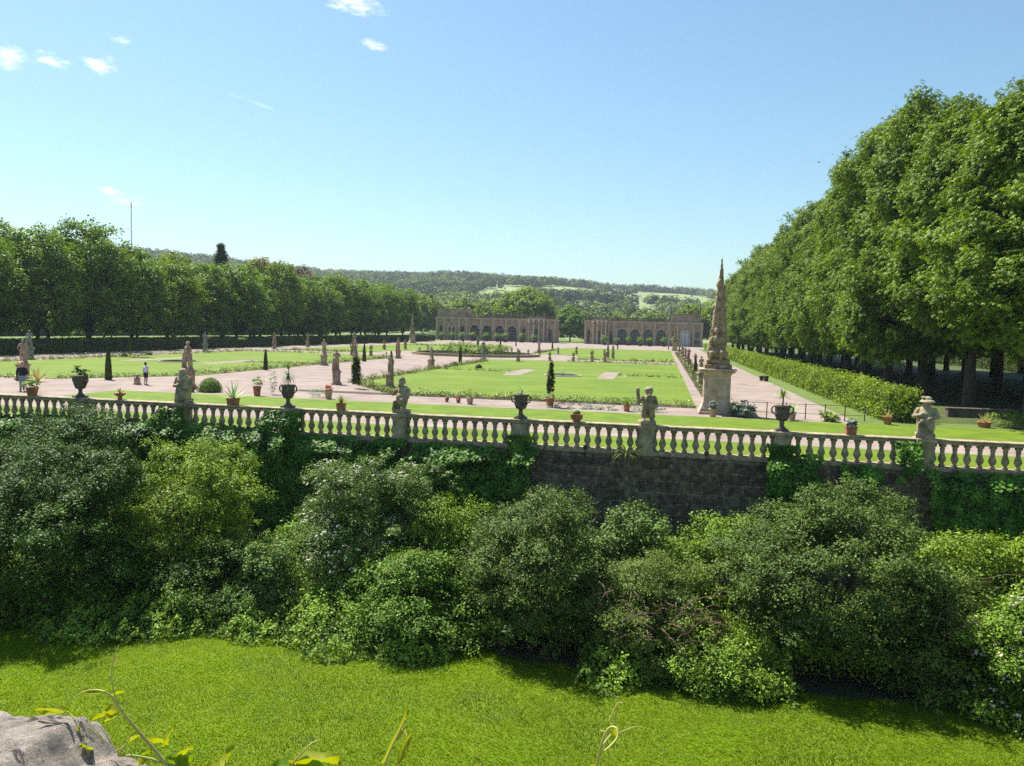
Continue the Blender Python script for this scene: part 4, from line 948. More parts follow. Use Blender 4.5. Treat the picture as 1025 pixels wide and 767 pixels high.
# dwarf figures on the balustrade piers
def dwarf_mb(v):
    m = MB(); m.box(-0.27, 0.27, -0.24, 0.24, 0.0, 0.14)
    arm = lambda s, e, h, r=0.075: (m.cap(s, r, e, r * 0.85), m.cap(e, r * 0.85, h, r * 0.7), m.ell(h, (0.06, 0.06, 0.065)))
    if v == 0:      # bulky robed figure, head turned and bowed to the left
        m.lathe([(0.25, 0.1), (0.26, 0.3), (0.27, 0.6), (0.25, 0.85), (0.17, 1.02)], 14); m.ell((-0.06, -0.03, 1.12), (0.125, 0.13, 0.15)); m.ell((-0.06, 0.03, 1.17), (0.15, 0.15, 0.12)); m.ell((-0.08, -0.15, 1.1), (0.025, 0.04, 0.03))
        arm((-0.25, 0, 0.9), (-0.31, -0.1, 0.62), (-0.10, -0.26, 0.66)); arm((0.24, 0, 0.9), (0.31, -0.06, 0.60), (0.12, -0.26, 0.56))
        for k in range(7): a = -2.6 + k * 0.35; m.cap((0.22 * math.cos(a), 0.22 * math.sin(a), 0.6), 0.05, (0.29 * math.cos(a), 0.27 * math.sin(a), 0.12), 0.06)
        m.ell((-0.06, -0.12, 1.0), (0.09, 0.07, 0.1))
    elif v == 1:    # dwarf with a puffed cloak and tall cap, leaning left
        m.ell((0.02, 0, 0.52), (0.24, 0.22, 0.32)); m.ell((0.04, 0.05, 0.78), (0.25, 0.2, 0.22)); m.ell((0.13, 0.08, 0.85), (0.17, 0.15, 0.17)); m.ell((-0.02, -0.04, 1.06), (0.12, 0.125, 0.14)); m.lathe([(0.16, 1.10), (0.14, 1.16), (0.12, 1.28), (0.05, 1.36)], 10, (0.0, 0, 0))
        m.cap((-0.11, 0, 0.4), 0.11, (-0.14, -0.05, 0.12), 0.08); m.cap((0.12, 0, 0.4), 0.11, (0.13, -0.04, 0.12), 0.08); m.ell((-0.15, -0.12, 0.16), (0.07, 0.13, 0.05)); m.ell((0.14, -0.12, 0.16), (0.07, 0.13, 0.05))
        arm((-0.2, 0, 0.85), (-0.30, -0.12, 0.68), (-0.13, -0.24, 0.82)); arm((0.25, 0, 0.85), (0.33, -0.05, 0.6), (0.16, -0.23, 0.5)); m.ell((-0.03, -0.16, 1.04), (0.025, 0.04, 0.03)); m.cap((-0.22, -0.2, 0.14), 0.08, (-0.2, -0.18, 0.40), 0.06)
    elif v == 2:    # standing dwarf with a raised club, a gap between the legs
        m.cap((-0.12, 0, 0.5), 0.10, (-0.14, -0.03, 0.16), 0.075); m.cap((0.13, 0, 0.5), 0.10, (0.16, -0.02, 0.16), 0.075); m.ell((-0.15, -0.10, 0.17), (0.07, 0.13, 0.05)); m.ell((0.17, -0.09, 0.17), (0.07, 0.13, 0.05))
        m.ell((0.01, 0, 0.62), (0.22, 0.18, 0.18)); m.ell((0.02, 0, 0.82), (0.20, 0.17, 0.22)); m.ell((0.03, -0.02, 1.13), (0.125, 0.13, 0.145)); m.ell((0.03, 0.02, 1.19), (0.155, 0.155, 0.12)); m.ell((0.03, -0.15, 1.12), (0.025, 0.04, 0.03)); m.cap((0.02, 0, 0.95), 0.08, (0.03, 0, 1.08), 0.07)
        arm((-0.2, 0, 0.93), (-0.33, -0.06, 0.74), (-0.36, -0.14, 0.98)); m.cap((-0.36, -0.14, 0.84), 0.04, (-0.40, -0.15, 1.22), 0.075); arm((0.23, 0, 0.93), (0.33, 0.0, 0.66), (0.20, -0.16, 0.60))
        m.ell((0.0, -0.17, 0.95), (0.1, 0.06, 0.12))
        for k in range(5): m.cap((0.2 - 0.05 * k, 0.14, 0.95), 0.05, (0.26 - 0.07 * k, 0.18, 0.25), 0.06)
    else:           # stout dwarf in a wide hat, hands at the chest
        m.lathe([(0.23, 0.1), (0.25, 0.25), (0.25, 0.5), (0.23, 0.75), (0.14, 0.95)], 14); m.ell((0, -0.02, 1.04), (0.125, 0.13, 0.14)); m.ell((0, -0.15, 1.03), (0.025, 0.04, 0.03))
        m.lathe([(0.22, 1.08), (0.23, 1.10), (0.14, 1.14), (0.13, 1.22), (0.07, 1.26)], 12, (0.01, 0, 0)); m.ell((0.01, 0, 1.12), (0.2, 0.2, 0.06)); m.ell((-0.09, -0.05, 1.22), (0.07, 0.07, 0.05))
        arm((-0.22, 0, 0.85), (-0.33, -0.08, 0.64), (-0.12, -0.25, 0.72)); arm((0.22, 0, 0.85), (0.33, -0.1, 0.66), (0.10, -0.27, 0.60)); m.ell((-0.05, -0.25, 0.5), (0.13, 0.08, 0.12)); m.ell((0.12, -0.2, 0.35), (0.14, 0.1, 0.15)); m.cap((-0.18, -0.2, 0.14), 0.07, (-0.17, -0.2, 0.45), 0.06)
    return m
for v, x, s, rz, lb in ((0, PX[11] + 0.05, 1.16, 0.15, 'bulky robed dwarf figure on the balustrade pier left of the big agave pot'), (1, PX[13], 1.10, -0.35, 'dark mossy dwarf figure in a puffed cloak and cap on a balustrade pier'),
                        (2, PX[15], 1.13, 0.25, 'dwarf figure with a raised club and parted legs on the pier above the bare masonry'), (3, PX[17], 1.20, -0.25, 'stout dwarf figure in a wide hat on the rightmost balustrade pier')):
    o = dwarf_mb(v).fused('dwarf_statue', MAT['darkstone'] if v != 3 else MAT['stone'], 0.016, 3, rough=0.012, seed=v * 5)
    o.location = (x, BY, 1.14); o.rotation_euler = (0, 0, rz); o.scale = (s, s, s); tag(o, lb, 'statue', 'dwarf statues on the balustrade')

# obelisks: panelled pedestal, plinth, seated figure leaning on a tapering spike
def make_obelisk():
    root = empty('obelisk', (0, 0, 0)); m = MB()
    m.box(-1.02, 1.02, -1.02, 1.02, -0.05, 0.16, 0.03); m.lathe([(0.98, 0.16), (0.93, 0.30), (0.83, 0.50), (0.76, 0.75), (0.74, 0.95), (0.74, 2.30), (0.80, 2.38), (0.86, 2.46)], 4, smooth=False, sq=True)
    m.box(-0.98, 0.98, -0.98, 0.98, 2.46, 2.58, 0.03); m.box(-1.06, 1.06, -1.06, 1.06, 2.58, 2.68, 0.02)
    for s in (-1, 1):
        for a, b, c, d in ((-0.56, 0.56, 0.74, 0.765),):
            lo_, hi_ = sorted((s * c, s * d)); m.box(a, b, lo_, hi_, 1.0, 2.22); m.box(lo_, hi_, a, b, 1.0, 2.22)
    m.build('pedestal', MAT['palestone'], root)
    m = MB(); m.box(-0.78, 0.78, -0.78, 0.78, 2.68, 2.95, 0.04); m.box(-0.66, 0.66, -0.66, 0.66, 2.95, 3.25, 0.06); m.build('plinth', MAT['brownstone'], root)
    m = MB(); m.lathe([(0.46, 3.2), (0.38, 4.6), (0.33, 5.8), (0.235, 7.0), (0.14, 7.95), (0.08, 8.6), (0.025, 9.35)], 4, smooth=False, sq=True)
    for k in range(22):
        z = 4.2 + k * 0.17; r = 0.50 - 0.062 * (z - 3.2); a = k * 1.7; m.ell((r * 0.85 * math.cos(a), r * 0.85 * math.sin(a), z), (0.15 + 0.05 * math.sin(k * 2.1), 0.15, 0.2), 8, 6)
    m.fused('spike', MAT['brownstone'], 0.04, 2, root, 0.055, 2)
    m = MB()        # seated figure with a shield on the left front of the spike
    m.ell((-0.10, -0.42, 3.62), (0.40, 0.30, 0.34)); m.ell((-0.12, -0.40, 4.25), (0.27, 0.22, 0.45)); m.ell((-0.14, -0.43, 4.88), (0.15, 0.16, 0.20)); m.ell((-0.12, -0.38, 4.98), (0.18, 0.18, 0.14)); m.cap((-0.13, -0.40, 4.6), 0.1, (-0.14, -0.42, 4.8), 0.09)
    m.cap((-0.2, -0.5, 3.7), 0.17, (-0.42, -0.74, 3.62), 0.13); m.cap((-0.42, -0.74, 3.62), 0.12, (-0.46, -0.70, 3.22), 0.09); m.cap((0.1, -0.5, 3.68), 0.17, (0.16, -0.80, 3.66), 0.13); m.cap((0.16, -0.8, 3.66), 0.12, (0.12, -0.72, 3.22), 0.09)
    m.cap((-0.38, -0.42, 4.5), 0.1, (-0.56, -0.5, 4.15), 0.085); m.cap((-0.56, -0.5, 4.15), 0.085, (-0.45, -0.66, 3.9), 0.07); m.cap((0.14, -0.42, 4.5), 0.1, (0.3, -0.46, 4.2), 0.085); m.cap((0.3, -0.46, 4.2), 0.085, (0.22, -0.5, 4.75), 0.07)
    m.ell((-0.55, -0.45, 3.75), (0.14, 0.26, 0.36)); m.ell((0.35, -0.35, 3.5), (0.2, 0.25, 0.28)); m.cap((0.1, -0.2, 4.9), 0.16, (0.05, -0.15, 5.5), 0.2); m.cap((-0.25, -0.2, 5.0), 0.2, (-0.22, -0.15, 6.1), 0.16); m.cap((0.25, -0.25, 4.2), 0.22, (0.22, -0.2, 5.6), 0.18); m.cap((-0.38, -0.1, 3.4), 0.25, (-0.30, -0.1, 4.9), 0.2)
    m.fused('seated_figure', MAT['brownstone'], 0.04, 3, root, 0.03, 4); return root
ob = Kit(make_obelisk); G2 = 'obelisks at the corners of the parterre'
ob.put((3.3, 47.9, 0), 0.0, 1.0, 'tall sandstone obelisk with a seated figure on a panelled pedestal beside the right gravel walk', G2, 'obelisk')
ob.put((-69.9, 213, 0), 0.6, 0.98, 'far obelisk at the end of the dark hedge, left of the orangery', G2, 'obelisk')
ob.put((3.4, 213, 0), 0.0, 0.86, 'far obelisk in front of the right orangery wing, beside its pale blue door', G2, 'obelisk')

# ------------------------------------------------------------------ urns, pots, topiary
def urn_shell(parent, mat='urn'):
    m = MB(); m.box(-0.23, 0.23, -0.23, 0.23, 0.0, 0.07, 0.01)
    m.lathe([(0.19, 0.07), (0.17, 0.11), (0.10, 0.17), (0.075, 0.26), (0.09, 0.30), (0.075, 0.33), (0.13, 0.38), (0.20, 0.47), (0.245, 0.58), (0.26, 0.70), (0.27, 0.86), (0.31, 0.90), (0.315, 0.94), (0.28, 0.95), (0.25, 0.91), (0.05, 0.90)], 18)
    for k in range(12): a = k * math.pi / 6; m.cap((0.17 * math.cos(a), 0.17 * math.sin(a), 0.42), 0.035, (0.25 * math.cos(a), 0.25 * math.sin(a), 0.62), 0.03, 6)
    m.build('vessel', MAT[mat], parent)
    for s in (-1, 1):
        h = MB(); h.tube([(s * 0.25, 0, 0.62), (s * 0.35, 0, 0.66), (s * 0.385, 0, 0.76), (s * 0.37, 0, 0.86), (s * 0.30, 0, 0.90)], [0.025, 0.03, 0.03, 0.03, 0.025], 7); h.build('handle', MAT[mat], parent)
    m = MB(); m.lathe([(0.24, 0.88), (0.2, 0.93), (0.02, 0.94)], 12); m.build('soil', MAT['soil'], parent)

def urn(x, label, kind):
    r = empty('stone_urn', (x, BY, 1.14), 0, label, 'urn', 'stone urns on the balustrade', 1.02); rng = np.random.default_rng(int(abs(x) * 10) + 3); urn_shell(r)
    if kind == 'bush':
        lobes = [(-0.12, 0, 1.12, 0.2, 0.2, 0.17), (0.12, 0.02, 1.1, 0.22, 0.2, 0.17), (0.0, 0.05, 1.22, 0.16, 0.16, 0.16), (-0.22, 0, 1.32, 0.07, 0.07, 0.14), (0.33, 0, 1.02, 0.08, 0.08, 0.06)]
        link('plant', foliage('plant', MAT['shrubmid'], lobes, 36, 24, 0.08, 0.085, 0.06, 5), r)
    elif kind == 'dracaena':
        MB().tube([(0, 0, 0.9), (0.0, 0, 1.4), (0.01, 0, 1.62)], [0.022, 0.02, 0.018], 6).build('stem', MAT['bark'], r)
        a = blades(rng, 46, 0.50, 0.035, (35, 150), 1.32, droop=1.1); b = blades(rng, 26, 0.28, 0.04, (5, 75), 1.6, droop=0.4)
        link('plant', join_leaf('plant', [MAT['yucca'], MAT['sage']], [(*a, 1), (*b, 0)]), r)
    elif kind == 'agave': link('plant', np_mesh('plant', *(lambda t: (t[0], t[1]))(q := blades(rng, 17, 0.42, 0.055, (8, 72), 0.92, droop=0.15)), MAT['agave'], q[2]), r)
    else:
        MB().tube([(0, 0, 0.9), (0.01, 0, 1.15), (0, 0, 1.30)], [0.03, 0.026, 0.03], 6).build('stem', MAT['bark'], r)
        q = blades(rng, 44, 0.36, 0.05, (5, 110), 1.28, droop=0.7); link('plant', np_mesh('plant', q[0], q[1], MAT['yucca'], q[2]), r)
urn(PX[10] - 0.1, 'dark stone urn with a bushy dark plant, leftmost of the urns', 'bush')
urn(PX[12] - 0.05, 'dark stone urn with a drooping palm-like plant above the ivy covered pier', 'dracaena')
urn(PX[14], 'grey two-handled stone urn with a spiky agave, in front of the right lawn', 'agave')
urn(PX[16], 'dark stone urn with a tufted palm, beside the right gravel walk', 'palm')

def pot_mb(kind, r, h):
    m = MB()
    if kind == 'round': m.lathe([(r * 0.68, 0), (r * 0.72, h * 0.1), (r * 0.92, h * 0.82), (r * 1.0, h * 0.84), (r * 1.0, h), (r * 0.88, h), (r * 0.85, h * 0.9), (0.01, h * 0.9)], 18)
    elif kind == 'square': m.lathe([(r * 0.82, 0), (r * 0.9, h * 0.82), (r, h * 0.84), (r, h), (r * 0.88, h), (r * 0.85, h * 0.9), (0.01, h * 0.9)], 4, smooth=False, sq=True)
    elif kind == 'bowl': m.lathe([(r * 0.5, 0), (r * 0.52, h * 0.12), (r * 0.78, h * 0.3), (r * 0.97, h * 0.62), (r * 0.93, h * 0.86), (r * 0.98, h * 0.9), (r * 0.98, h), (r * 0.85, h), (r * 0.8, h * 0.9), (0.01, h * 0.9)], 20)
    elif kind == 'dish': m.lathe([(r * 0.35, 0), (r * 0.4, h * 0.25), (r * 0.3, h * 0.4), (r * 0.85, h * 0.72), (r, h * 0.92), (r, h), (r * 0.9, h), (0.01, h * 0.85)], 18)
    return m

def pot(x, y, z, kind, r, h, plant, label, mat='terracotta', rz=0.0, group='terracotta plant pots', ph=0.5, seed=1):
    root = empty('plant_pot', (x, y, z), rz, label, 'plant pot', group); rng = np.random.default_rng(seed)
    pot_mb(kind, r, h).build('pot', MAT[mat], root); m = MB(); m.lathe([(r * 0.84, h * 0.88), (r * 0.6, h * 0.94), (0.02, h * 0.95)], 12); m.build('soil', MAT['soil'], root)
    def bl(n, L, W, sp, mt, dr=0.3, zz=None): q = blades(rng, n, L, W, sp, h * 0.9 if zz is None else zz, droop=dr); link('plant', np_mesh('plant', q[0], q[1], MAT[mt], q[2]), root)
    def bush(mt, rx, rz_, n=26, leaf=0.07, top=None): link('plant', foliage('plant', MAT[mt], [(0, 0, h + rz_ * 0.7, rx, rx, rz_)], n, 26, rx * 0.4, leaf, leaf * 0.7, seed), root)
    if plant == 'agave': bl(26, ph, 0.075, (6, 82), 'agave', 0.12)
    elif plant == 'yucca': bl(30, ph, 0.055, (5, 80), 'yucca', 0.5)
    elif plant == 'spiky': bl(14, ph, 0.05, (5, 60), 'yucca', 0.15)
    elif plant == 'dry': bl(16, ph, 0.06, (10, 85), 'dryblade', 0.2)
    elif plant == 'green': bush('potgreen', r * 1.15, ph * 0.5, 30)
    elif plant == 'pale': bush('whiteleaf', r * 0.8, ph * 0.5, 44); 
    elif plant == 'grass': bl(60, ph, 0.02, (3, 45), 'cover', 0.7)
    elif plant == 'red': bush('redbloom', r * 0.85, ph * 0.5, 18)
    elif plant == 'cactus': m = MB(); m.ell((0, 0, h + 0.03), (r * 0.6, r * 0.6, 0.14)); m.build('plant', MAT['yucca'], root); bl(30, 0.2, 0.02, (5, 80), 'yucca', 0.2, h)
    elif plant == 'cypress':
        link('plant', foliage('plant', MAT['yew'], [(0, 0, h + ph * 0.42, 0.21, 0.21, ph * 0.42), (0.02, 0, h + ph * 0.72, 0.13, 0.13, ph * 0.30)], 210, 40, 0.085, 0.07, 0.04, seed, inner=0.2, flat=1.5), root)
        link('underplanting', foliage('underplanting', MAT['sage'], [(0, 0, h + 0.1, r * 1.2, r * 1.2, 0.16)], 18, 20, 0.09, 0.06, 0.04, seed + 1), root)
    return root
RZ = 1.12
pot(-28.05, BY, RZ, 'round', 0.27, 0.36, 'green', 'terracotta pot with a rounded green plant, leftmost on the balustrade rail', ph=0.42, seed=2)
pot(-23.55, BY, RZ, 'dish', 0.25, 0.30, 'spiky', 'shallow terracotta dish of pale spiky leaves on the rail, right of the bushy urn', 'terracotta', ph=0.28, seed=3)
pot(-18.05, BY, RZ, 'square', 0.22, 0.30, 'agave', 'square terracotta pot with a big blue-grey agave on the balustrade rail', ph=0.78, seed=4)
pot(-13.1, BY, RZ, 'square', 0.17, 0.30, 'grass', 'square terracotta pot with a thin upright plant on the rail, left of the cloaked dwarf', ph=0.42, seed=5)
pot(-3.2, BY, RZ, 'bowl', 0.26, 0.30, 'cactus', 'rounded terracotta bowl with a low cactus on the rail, left of the club-bearing dwarf', seed=6)
pot(7.0, BY, RZ, 'square', 0.20, 0.32, 'pale', 'square pot with a pale flowering plant on the rail, right of the tufted palm urn', ph=0.34, seed=7)
pot(-30.5, 46.4, 0.0, 'square', 0.25, 0.50, 'spiky', 'terracotta pot with a spiky agave beside the green topiary dome', ph=0.8, seed=8)
pot(-25.4, 45.9, 0.0, 'round', 0.27, 0.62, 'green', 'terracotta pot with a bright leafy plant right of the big agave', ph=0.75, seed=9)
pot(-20.5, 45.9, 0.0, 'round', 0.26, 0.62, 'red', 'terracotta pot with dull red blooms at the edge of the grass strip', 'paleterra', ph=0.3, seed=10)
pot(-11.5, 46.6, 0.0, 'round', 0.23, 0.46, 'spiky', 'pale terracotta pot with a tall spiky agave in front of the right lawn', 'paleterra', ph=0.78, seed=11)
pot(-13.2, 47.4, 0.0, 'round', 0.12, 0.16, 'red', 'tiny red flower pot on the gravel, left of its slightly bigger neighbour', ph=0.12, seed=12)
pot(-12.4, 47.2, 0.0, 'round', 0.15, 0.20, 'red', 'small red flower pot on the gravel, next to the tall spiky agave pot', ph=0.16, seed=13)
pot(-6.6, 47.2, 0.0, 'round', 0.28, 0.55, 'cypress', 'tall dark cypress in a terracotta pot in front of the right lawn', ph=2.15, seed=14)
pot(-1.9, 46.6, 0.0, 'round', 0.20, 0.42, 'yucca', 'terracotta pot with a low yucca behind the club-bearing dwarf', ph=0.55, seed=15)
pot(3.0, 45.7, 0.0, 'round', 0.24, 0.48, 'pale', 'pale terracotta pot with wispy flowers in front of the big obelisk', 'paleterra', ph=0.5, seed=16)
pot(7.35, 45.9, 0.0, 'round', 0.24, 0.46, 'agave', 'pale terracotta pot with a broad agave behind the tufted palm urn', 'paleterra', ph=0.7, seed=17)
pot(12.3, 45.6, 0.0, 'round', 0.25, 0.48, 'dry', 'terracotta pot with a dry pinkish plant in front of the clipped hedge end', ph=0.5, seed=18)
pot(17.4, 46.3, 0.0, 'round', 0.36, 0.34, 'dry', 'shallow terracotta pot with dried sword leaves on the shaded grass at the right', 'terracotta', ph=0.62, seed=19)

# loose plants in the open ground
def rosette(x, y, n, L, W, mt, label, sp=(5, 80), dr=0.2, seed=1):
    q = blades(np.random.default_rng(seed), n, L, W, sp, 0.0, droop=dr, r0=0.06); o = link('rosette_plant', np_mesh('rosette_plant', q[0], q[1], MAT[mt], q[2]), None, (x, y, 0)); return tag(o, label, 'plant')
rosette(-44.1, 48.6, 28, 1.15, 0.11, 'dryblade', 'large dry agave on the gravel beside the leftmost pink statue', (8, 80), seed=3)
def bushplant(name, x, y, rx, rz, mt, label, n=40, leaf=0.06, cat='plant', z=0.0, sx=1.0, seed=4):
    o = link(name, foliage(name, MAT[mt], [(0, 0, rz * 0.6, rx * sx, rx, rz * 0.75), (rx * 0.3, 0, rz * 0.5, rx * 0.7 * sx, rx * 0.7, rz * 0.6)], n, 26, rx * 0.4, leaf, leaf * 0.65, seed), None, (x, y, z)); return tag(o, label, cat)
bushplant('flowering_bush', -25.0, 47.2, 0.30, 1.1, 'whiteleaf', 'airy white flowering bush left of the drooping palm urn', 46)
bushplant('low_bush', -21.6, 46.7, 0.62, 0.45, 'sage', 'low pale green bush on the edge of the gravel right of the drooping palm urn', 36)
bushplant('sage_clump', 4.7, 46.4, 0.62, 0.62, 'sage', 'blue-grey leafy clump at the foot of the big obelisk', 70, 0.12, seed=7)
bushplant('grass_tuft', 9.3, 46.0, 0.5, 0.35, 'cover', 'green grassy tuft below the iron fence', 30, 0.14)
bushplant('leafy_clump', 18.7, 47.0, 0.95, 0.65, 'cover', 'leafy green clump beside the shallow pot in the shade at the right', 60, 0.10)
o = link('flower_patch', foliage('flower_patch', MAT['sage'], [(-2.2, 0, 0.08, 1.9, 0.35, 0.2), (1.5, 0, 0.08, 1.9, 0.35, 0.2)], 90, 20, 0.2, 0.09, 0.06, 31), None, (-3.0, 46.9, 0)); tag(o, 'low silvery flower patch between the cypress pot and the yucca pot', 'flower bed')

# topiary
def cone_leaves(h, r, mat, seed, name='foliage', round_=False):
    rng = np.random.default_rng(seed); k = 2600; z = rng.random(k) ** 0.8; a = rng.uniform(0, 6.283, k)
    rr_ = r * (np.sqrt(np.clip(1 - z * z, 0, 1)) if round_ else np.sqrt(np.clip(1 - z ** 2.6, 0, 1)) * (1 - 0.35 * z)); rr_ = rr_ * (0.94 + 0.1 * rng.random(k))
    P = np.stack([rr_ * np.cos(a), rr_ * np.sin(a), z * h], 1); Nn = unit(np.stack([np.cos(a), np.sin(a), np.full(k, 0.3 if not round_ else 0.2) + z * (0.8 if round_ else 0.1)], 1) + rng.normal(0, 0.4, (k, 3)))
    V, Q = leaf_arrays(P, Nn, h * 0.035 + 0.03, h * 0.02 + 0.02, rng); return np_mesh(name, V, Q, MAT[mat], np.repeat(rng.random(k), 4))
def make_cone(h, r, mat, seed, round_=False, nm='topiary_cone'):
    def mk():
        root = empty(nm, (0, 0, 0)); link('foliage', cone_leaves(h, r, mat, seed, round_=round_), root)
        m = MB(); prof = [(r * 0.85, 0.02), (r * 0.75, h * 0.3), (r * 0.55, h * 0.65), (0.02, h * 0.93)] if not round_ else [(r * 0.9, 0.02), (r * 0.83, h * 0.4), (r * 0.6, h * 0.7), (0.03, h * 0.93)]; m.lathe(prof, 10); m.build('inner_twigs', MAT['shade_soil'], root); return root
    return mk
cn = Kit(make_cone(2.3, 0.25, 'yew', 1)); G3 = 'clipped yew cones'
for x, y, s, lb in [(-41.7, 52.9, 1.06, 'brownish clipped yew cone on the left lawn edge, left of the person in white'), (-70.2, 93.3, 1.0, 'slim green clipped cone before the dark hedge on the left'), (-38.6, 71.4, 0.9, 'dark clipped cone at the right border of the left lawn'),
                    (-37.9, 95.8, 1.0, 'dark clipped cone in front of the grey statue with raised arms'), (-25.5, 71.4, 1.0, 'dark clipped cone beside the axis walk, left of the pink statue at the lawn corner'), (-26.0, 99.5, 1.0, 'dark clipped cone at the left border of the right lawn, before the pool'),
                    (-38.6, 186, 1.0, 'small far dark cone left of the inner pavilion of the left orangery wing'), (-39.6, 212, 0.8, 'farthest small cone in front of the left orangery arches'), (-53.4, 207, 0.8, 'small far cone in front of the left orangery end pavilion'),
                    (-26.8, 193, 0.95, 'small far cone in front of the gap between the orangery wings'), (-11.9, 216, 0.75, 'small far cone in front of the inner pavilion of the right orangery wing'), (4.0, 95, 0.95, 'narrow dark cone in the right flower bed behind the big obelisk')]:
    cn.put((x, y, 0), x, (s * 0.95, s * 0.95, s), lb, G3, 'topiary')
o = foliage('dark_cypress', MAT['yew'], [(0, 0, 1.0, 0.30, 0.30, 1.0), (0.02, 0, 1.75, 0.22, 0.22, 0.7)], 220, 36, 0.13, 0.09, 0.05, 9, inner=0.25, flat=1.4)
tag(link('dark_cypress', o, None, (-22.2, 54.5, 0)), 'loose dark cypress at the front left corner of the right lawn', 'cypress')
Kit(make_cone(0.95, 0.78, 'potgreen', 4, True, 'topiary_dome')).put((-29.4, 47.0, 0), 0, 1, 'dark green clipped topiary dome beside the spiky agave pot', None, 'topiary')
bl_ = Kit(make_cone(0.5, 0.42, 'yew', 5, True, 'box_ball'))
for x, y, lb in [(-65.3, 85.7, 'left one of two box balls in the far border of the left lawn'), (-66.4, 91.9, 'right one of two box balls in the far border of the left lawn'), (-25.0, 93.0, 'low box ball in the left border of the right lawn'), (-20.9, 88.6, 'low dark box ball on the right lawn itself')]:
    bl_.put((x, y, 0), x, 1, lb, 'clipped box balls', 'topiary')
def make_standard():
    root = empty('standard_tree', (0, 0, 0)); link('crown', foliage('crown', MAT['shrubmid'], [(0, 0, 1.75, 0.62, 0.62, 0.28)], 50, 24, 0.16, 0.11, 0.08, 6), root); MB().tube([(0, 0, 0), (0, 0, 1.7)], [0.06, 0.05], 6).build('stem', MAT['bark'], root); return root
Kit(make_standard).put((-70.6, 122.5, 0), 0, 1, 'small standard tree with a flat green crown in front of the dark hedge', None, 'tree')
def make_tub():
    root = empty('orange_tree', (0, 0, 0)); link('crown', foliage('crown', MAT['potgreen'], [(0, 0, 1.95, 1.0, 1.0, 0.85)], 70, 26, 0.3, 0.2, 0.13, 8), root); MB().tube([(0, 0, 0.6), (0, 0, 1.6)], [0.08, 0.07], 6).build('stem', MAT['bark'], root); m = MB(); m.lathe([(0.42, 0), (0.5, 0.75), (0.5, 0.8), (0.05, 0.74)], 4, smooth=False, sq=True); m.build('tub', MAT['bark'], root); return root
ot = Kit(make_tub); rr = random.Random(3)
xs = [-86, -82.5, -79, -75.5, -71, -67, -62.5, -58, -54, -49.5, -45.5] + [-20, -15.5, -11.5, -7.5, -4, 0.5, 4]
for k, x in enumerate(xs):
    lf = x < -40; i = k if lf else k - 11
    ot.put((x + rr.uniform(-.5, .5), 274 + rr.uniform(-5, 4), 0), x, rr.uniform(0.9, 1.2), 'round tubbed orange tree before the %s orangery wing, %s from the left' % ('left' if lf else 'right', ORD[i]), 'tubbed trees before the orangery', 'tree')

# small vases on stumpy pedestals round the parterre
def make_vase():
    root = empty('pedestal_vase', (0, 0, 0)); m = MB(); m.box(-0.26, 0.26, -0.26, 0.26, -0.02, 0.12, 0.015); m.box(-0.2, 0.2, -0.2, 0.2, 0.12, 0.72); m.box(-0.25, 0.25, -0.25, 0.25, 0.72, 0.82, 0.015); m.build('pedestal', MAT['pinkstone'], root)
    m = MB(); m.lathe([(0.14, 0.82), (0.08, 0.92), (0.2, 1.02), (0.26, 1.2), (0.3, 1.32), (0.3, 1.36), (0.05, 1.33)], 12); m.build('vessel', MAT['pinkstone'], root)
    link('plant', foliage('plant', MAT['shrubmid'], [(0, 0, 1.52, 0.26, 0.26, 0.22)], 20, 24, 0.1, 0.08, 0.055, 5), root); return root
vs_ = Kit(make_vase)
for x, y, h, lb in [(-46.8, 113.2, 1.9, 'vase on a stumpy pedestal right of the dusky statue with a raised arm'), (-43.9, 113.7, 1.7, 'vase on a stumpy pedestal right of the brown topiary cone and the grey statue'), (-54.0, 147, 1.9, 'pedestal vase in the back left lawn, between arms-raised statue and far obelisk'), (-51.1, 151.3, 1.9, 'vase on a pedestal left of the far left obelisk'),
                    (-41.7, 131.3, 1.1, 'low vase at the left end of the round pool'), (-46.6, 152.1, 1.1, 'low vase on the back left lawn, below the far left obelisk'), (-43.6, 158.4, 1.6, 'vase on a pedestal behind the round pool'), (-36.0, 122.6, 1.1, 'low vase on the front rim of the round pool'), (-28.4, 147.7, 1.2, 'dark ball-topped vase on the far rim of the pool'), (-23.2, 136.2, 1.2, 'vase at the right end of the round pool'),
                    (-20.4, 111.3, 1.9, 'vase on a pedestal at the back edge of the right lawn, nearest the pool'), (-16.6, 117, 1.4, 'vase at the back edge of the right lawn, second from the pool'), (-13.2, 118.8, 1.4, 'vase at the back edge of the right lawn, third from the pool'), (-10.5, 120, 1.8, 'tallest vase at the back edge of the right lawn, fourth from the pool'), (-8.6, 121.2, 1.5, 'vase at the back edge of the right lawn, fifth from the pool'),
                    (-10.6, 147.6, 1.4, 'vase in the back right lawn beside the tall pink statue'), (-16.6, 154.4, 1.6, 'vase in the back right lawn, left of the tall pink statue'), (-20.1, 153.2, 1.4, 'vase at the left end of the back right lawn')]:
    vs_.put((x, y, 0), x, h / 1.7, lb, 'vases on stumpy pedestals', 'vase')
m = MB(); m.box(-0.2, 0.2, -0.2, 0.2, 0, 0.1, 0.01); m.box(-0.15, 0.15, -0.15, 0.15, 0.1, 0.5); m.lathe([(0.1, 0.5), (0.08, 0.56), (0.2, 0.68), (0.2, 0.74), (0.02, 0.72)], 12)
tag(m.build('garden_post', MAT['pinkstone'], None, (-37.1, 50.05, 0)), 'short pink stone post with a bowl beside the person in the white shirt', 'post')

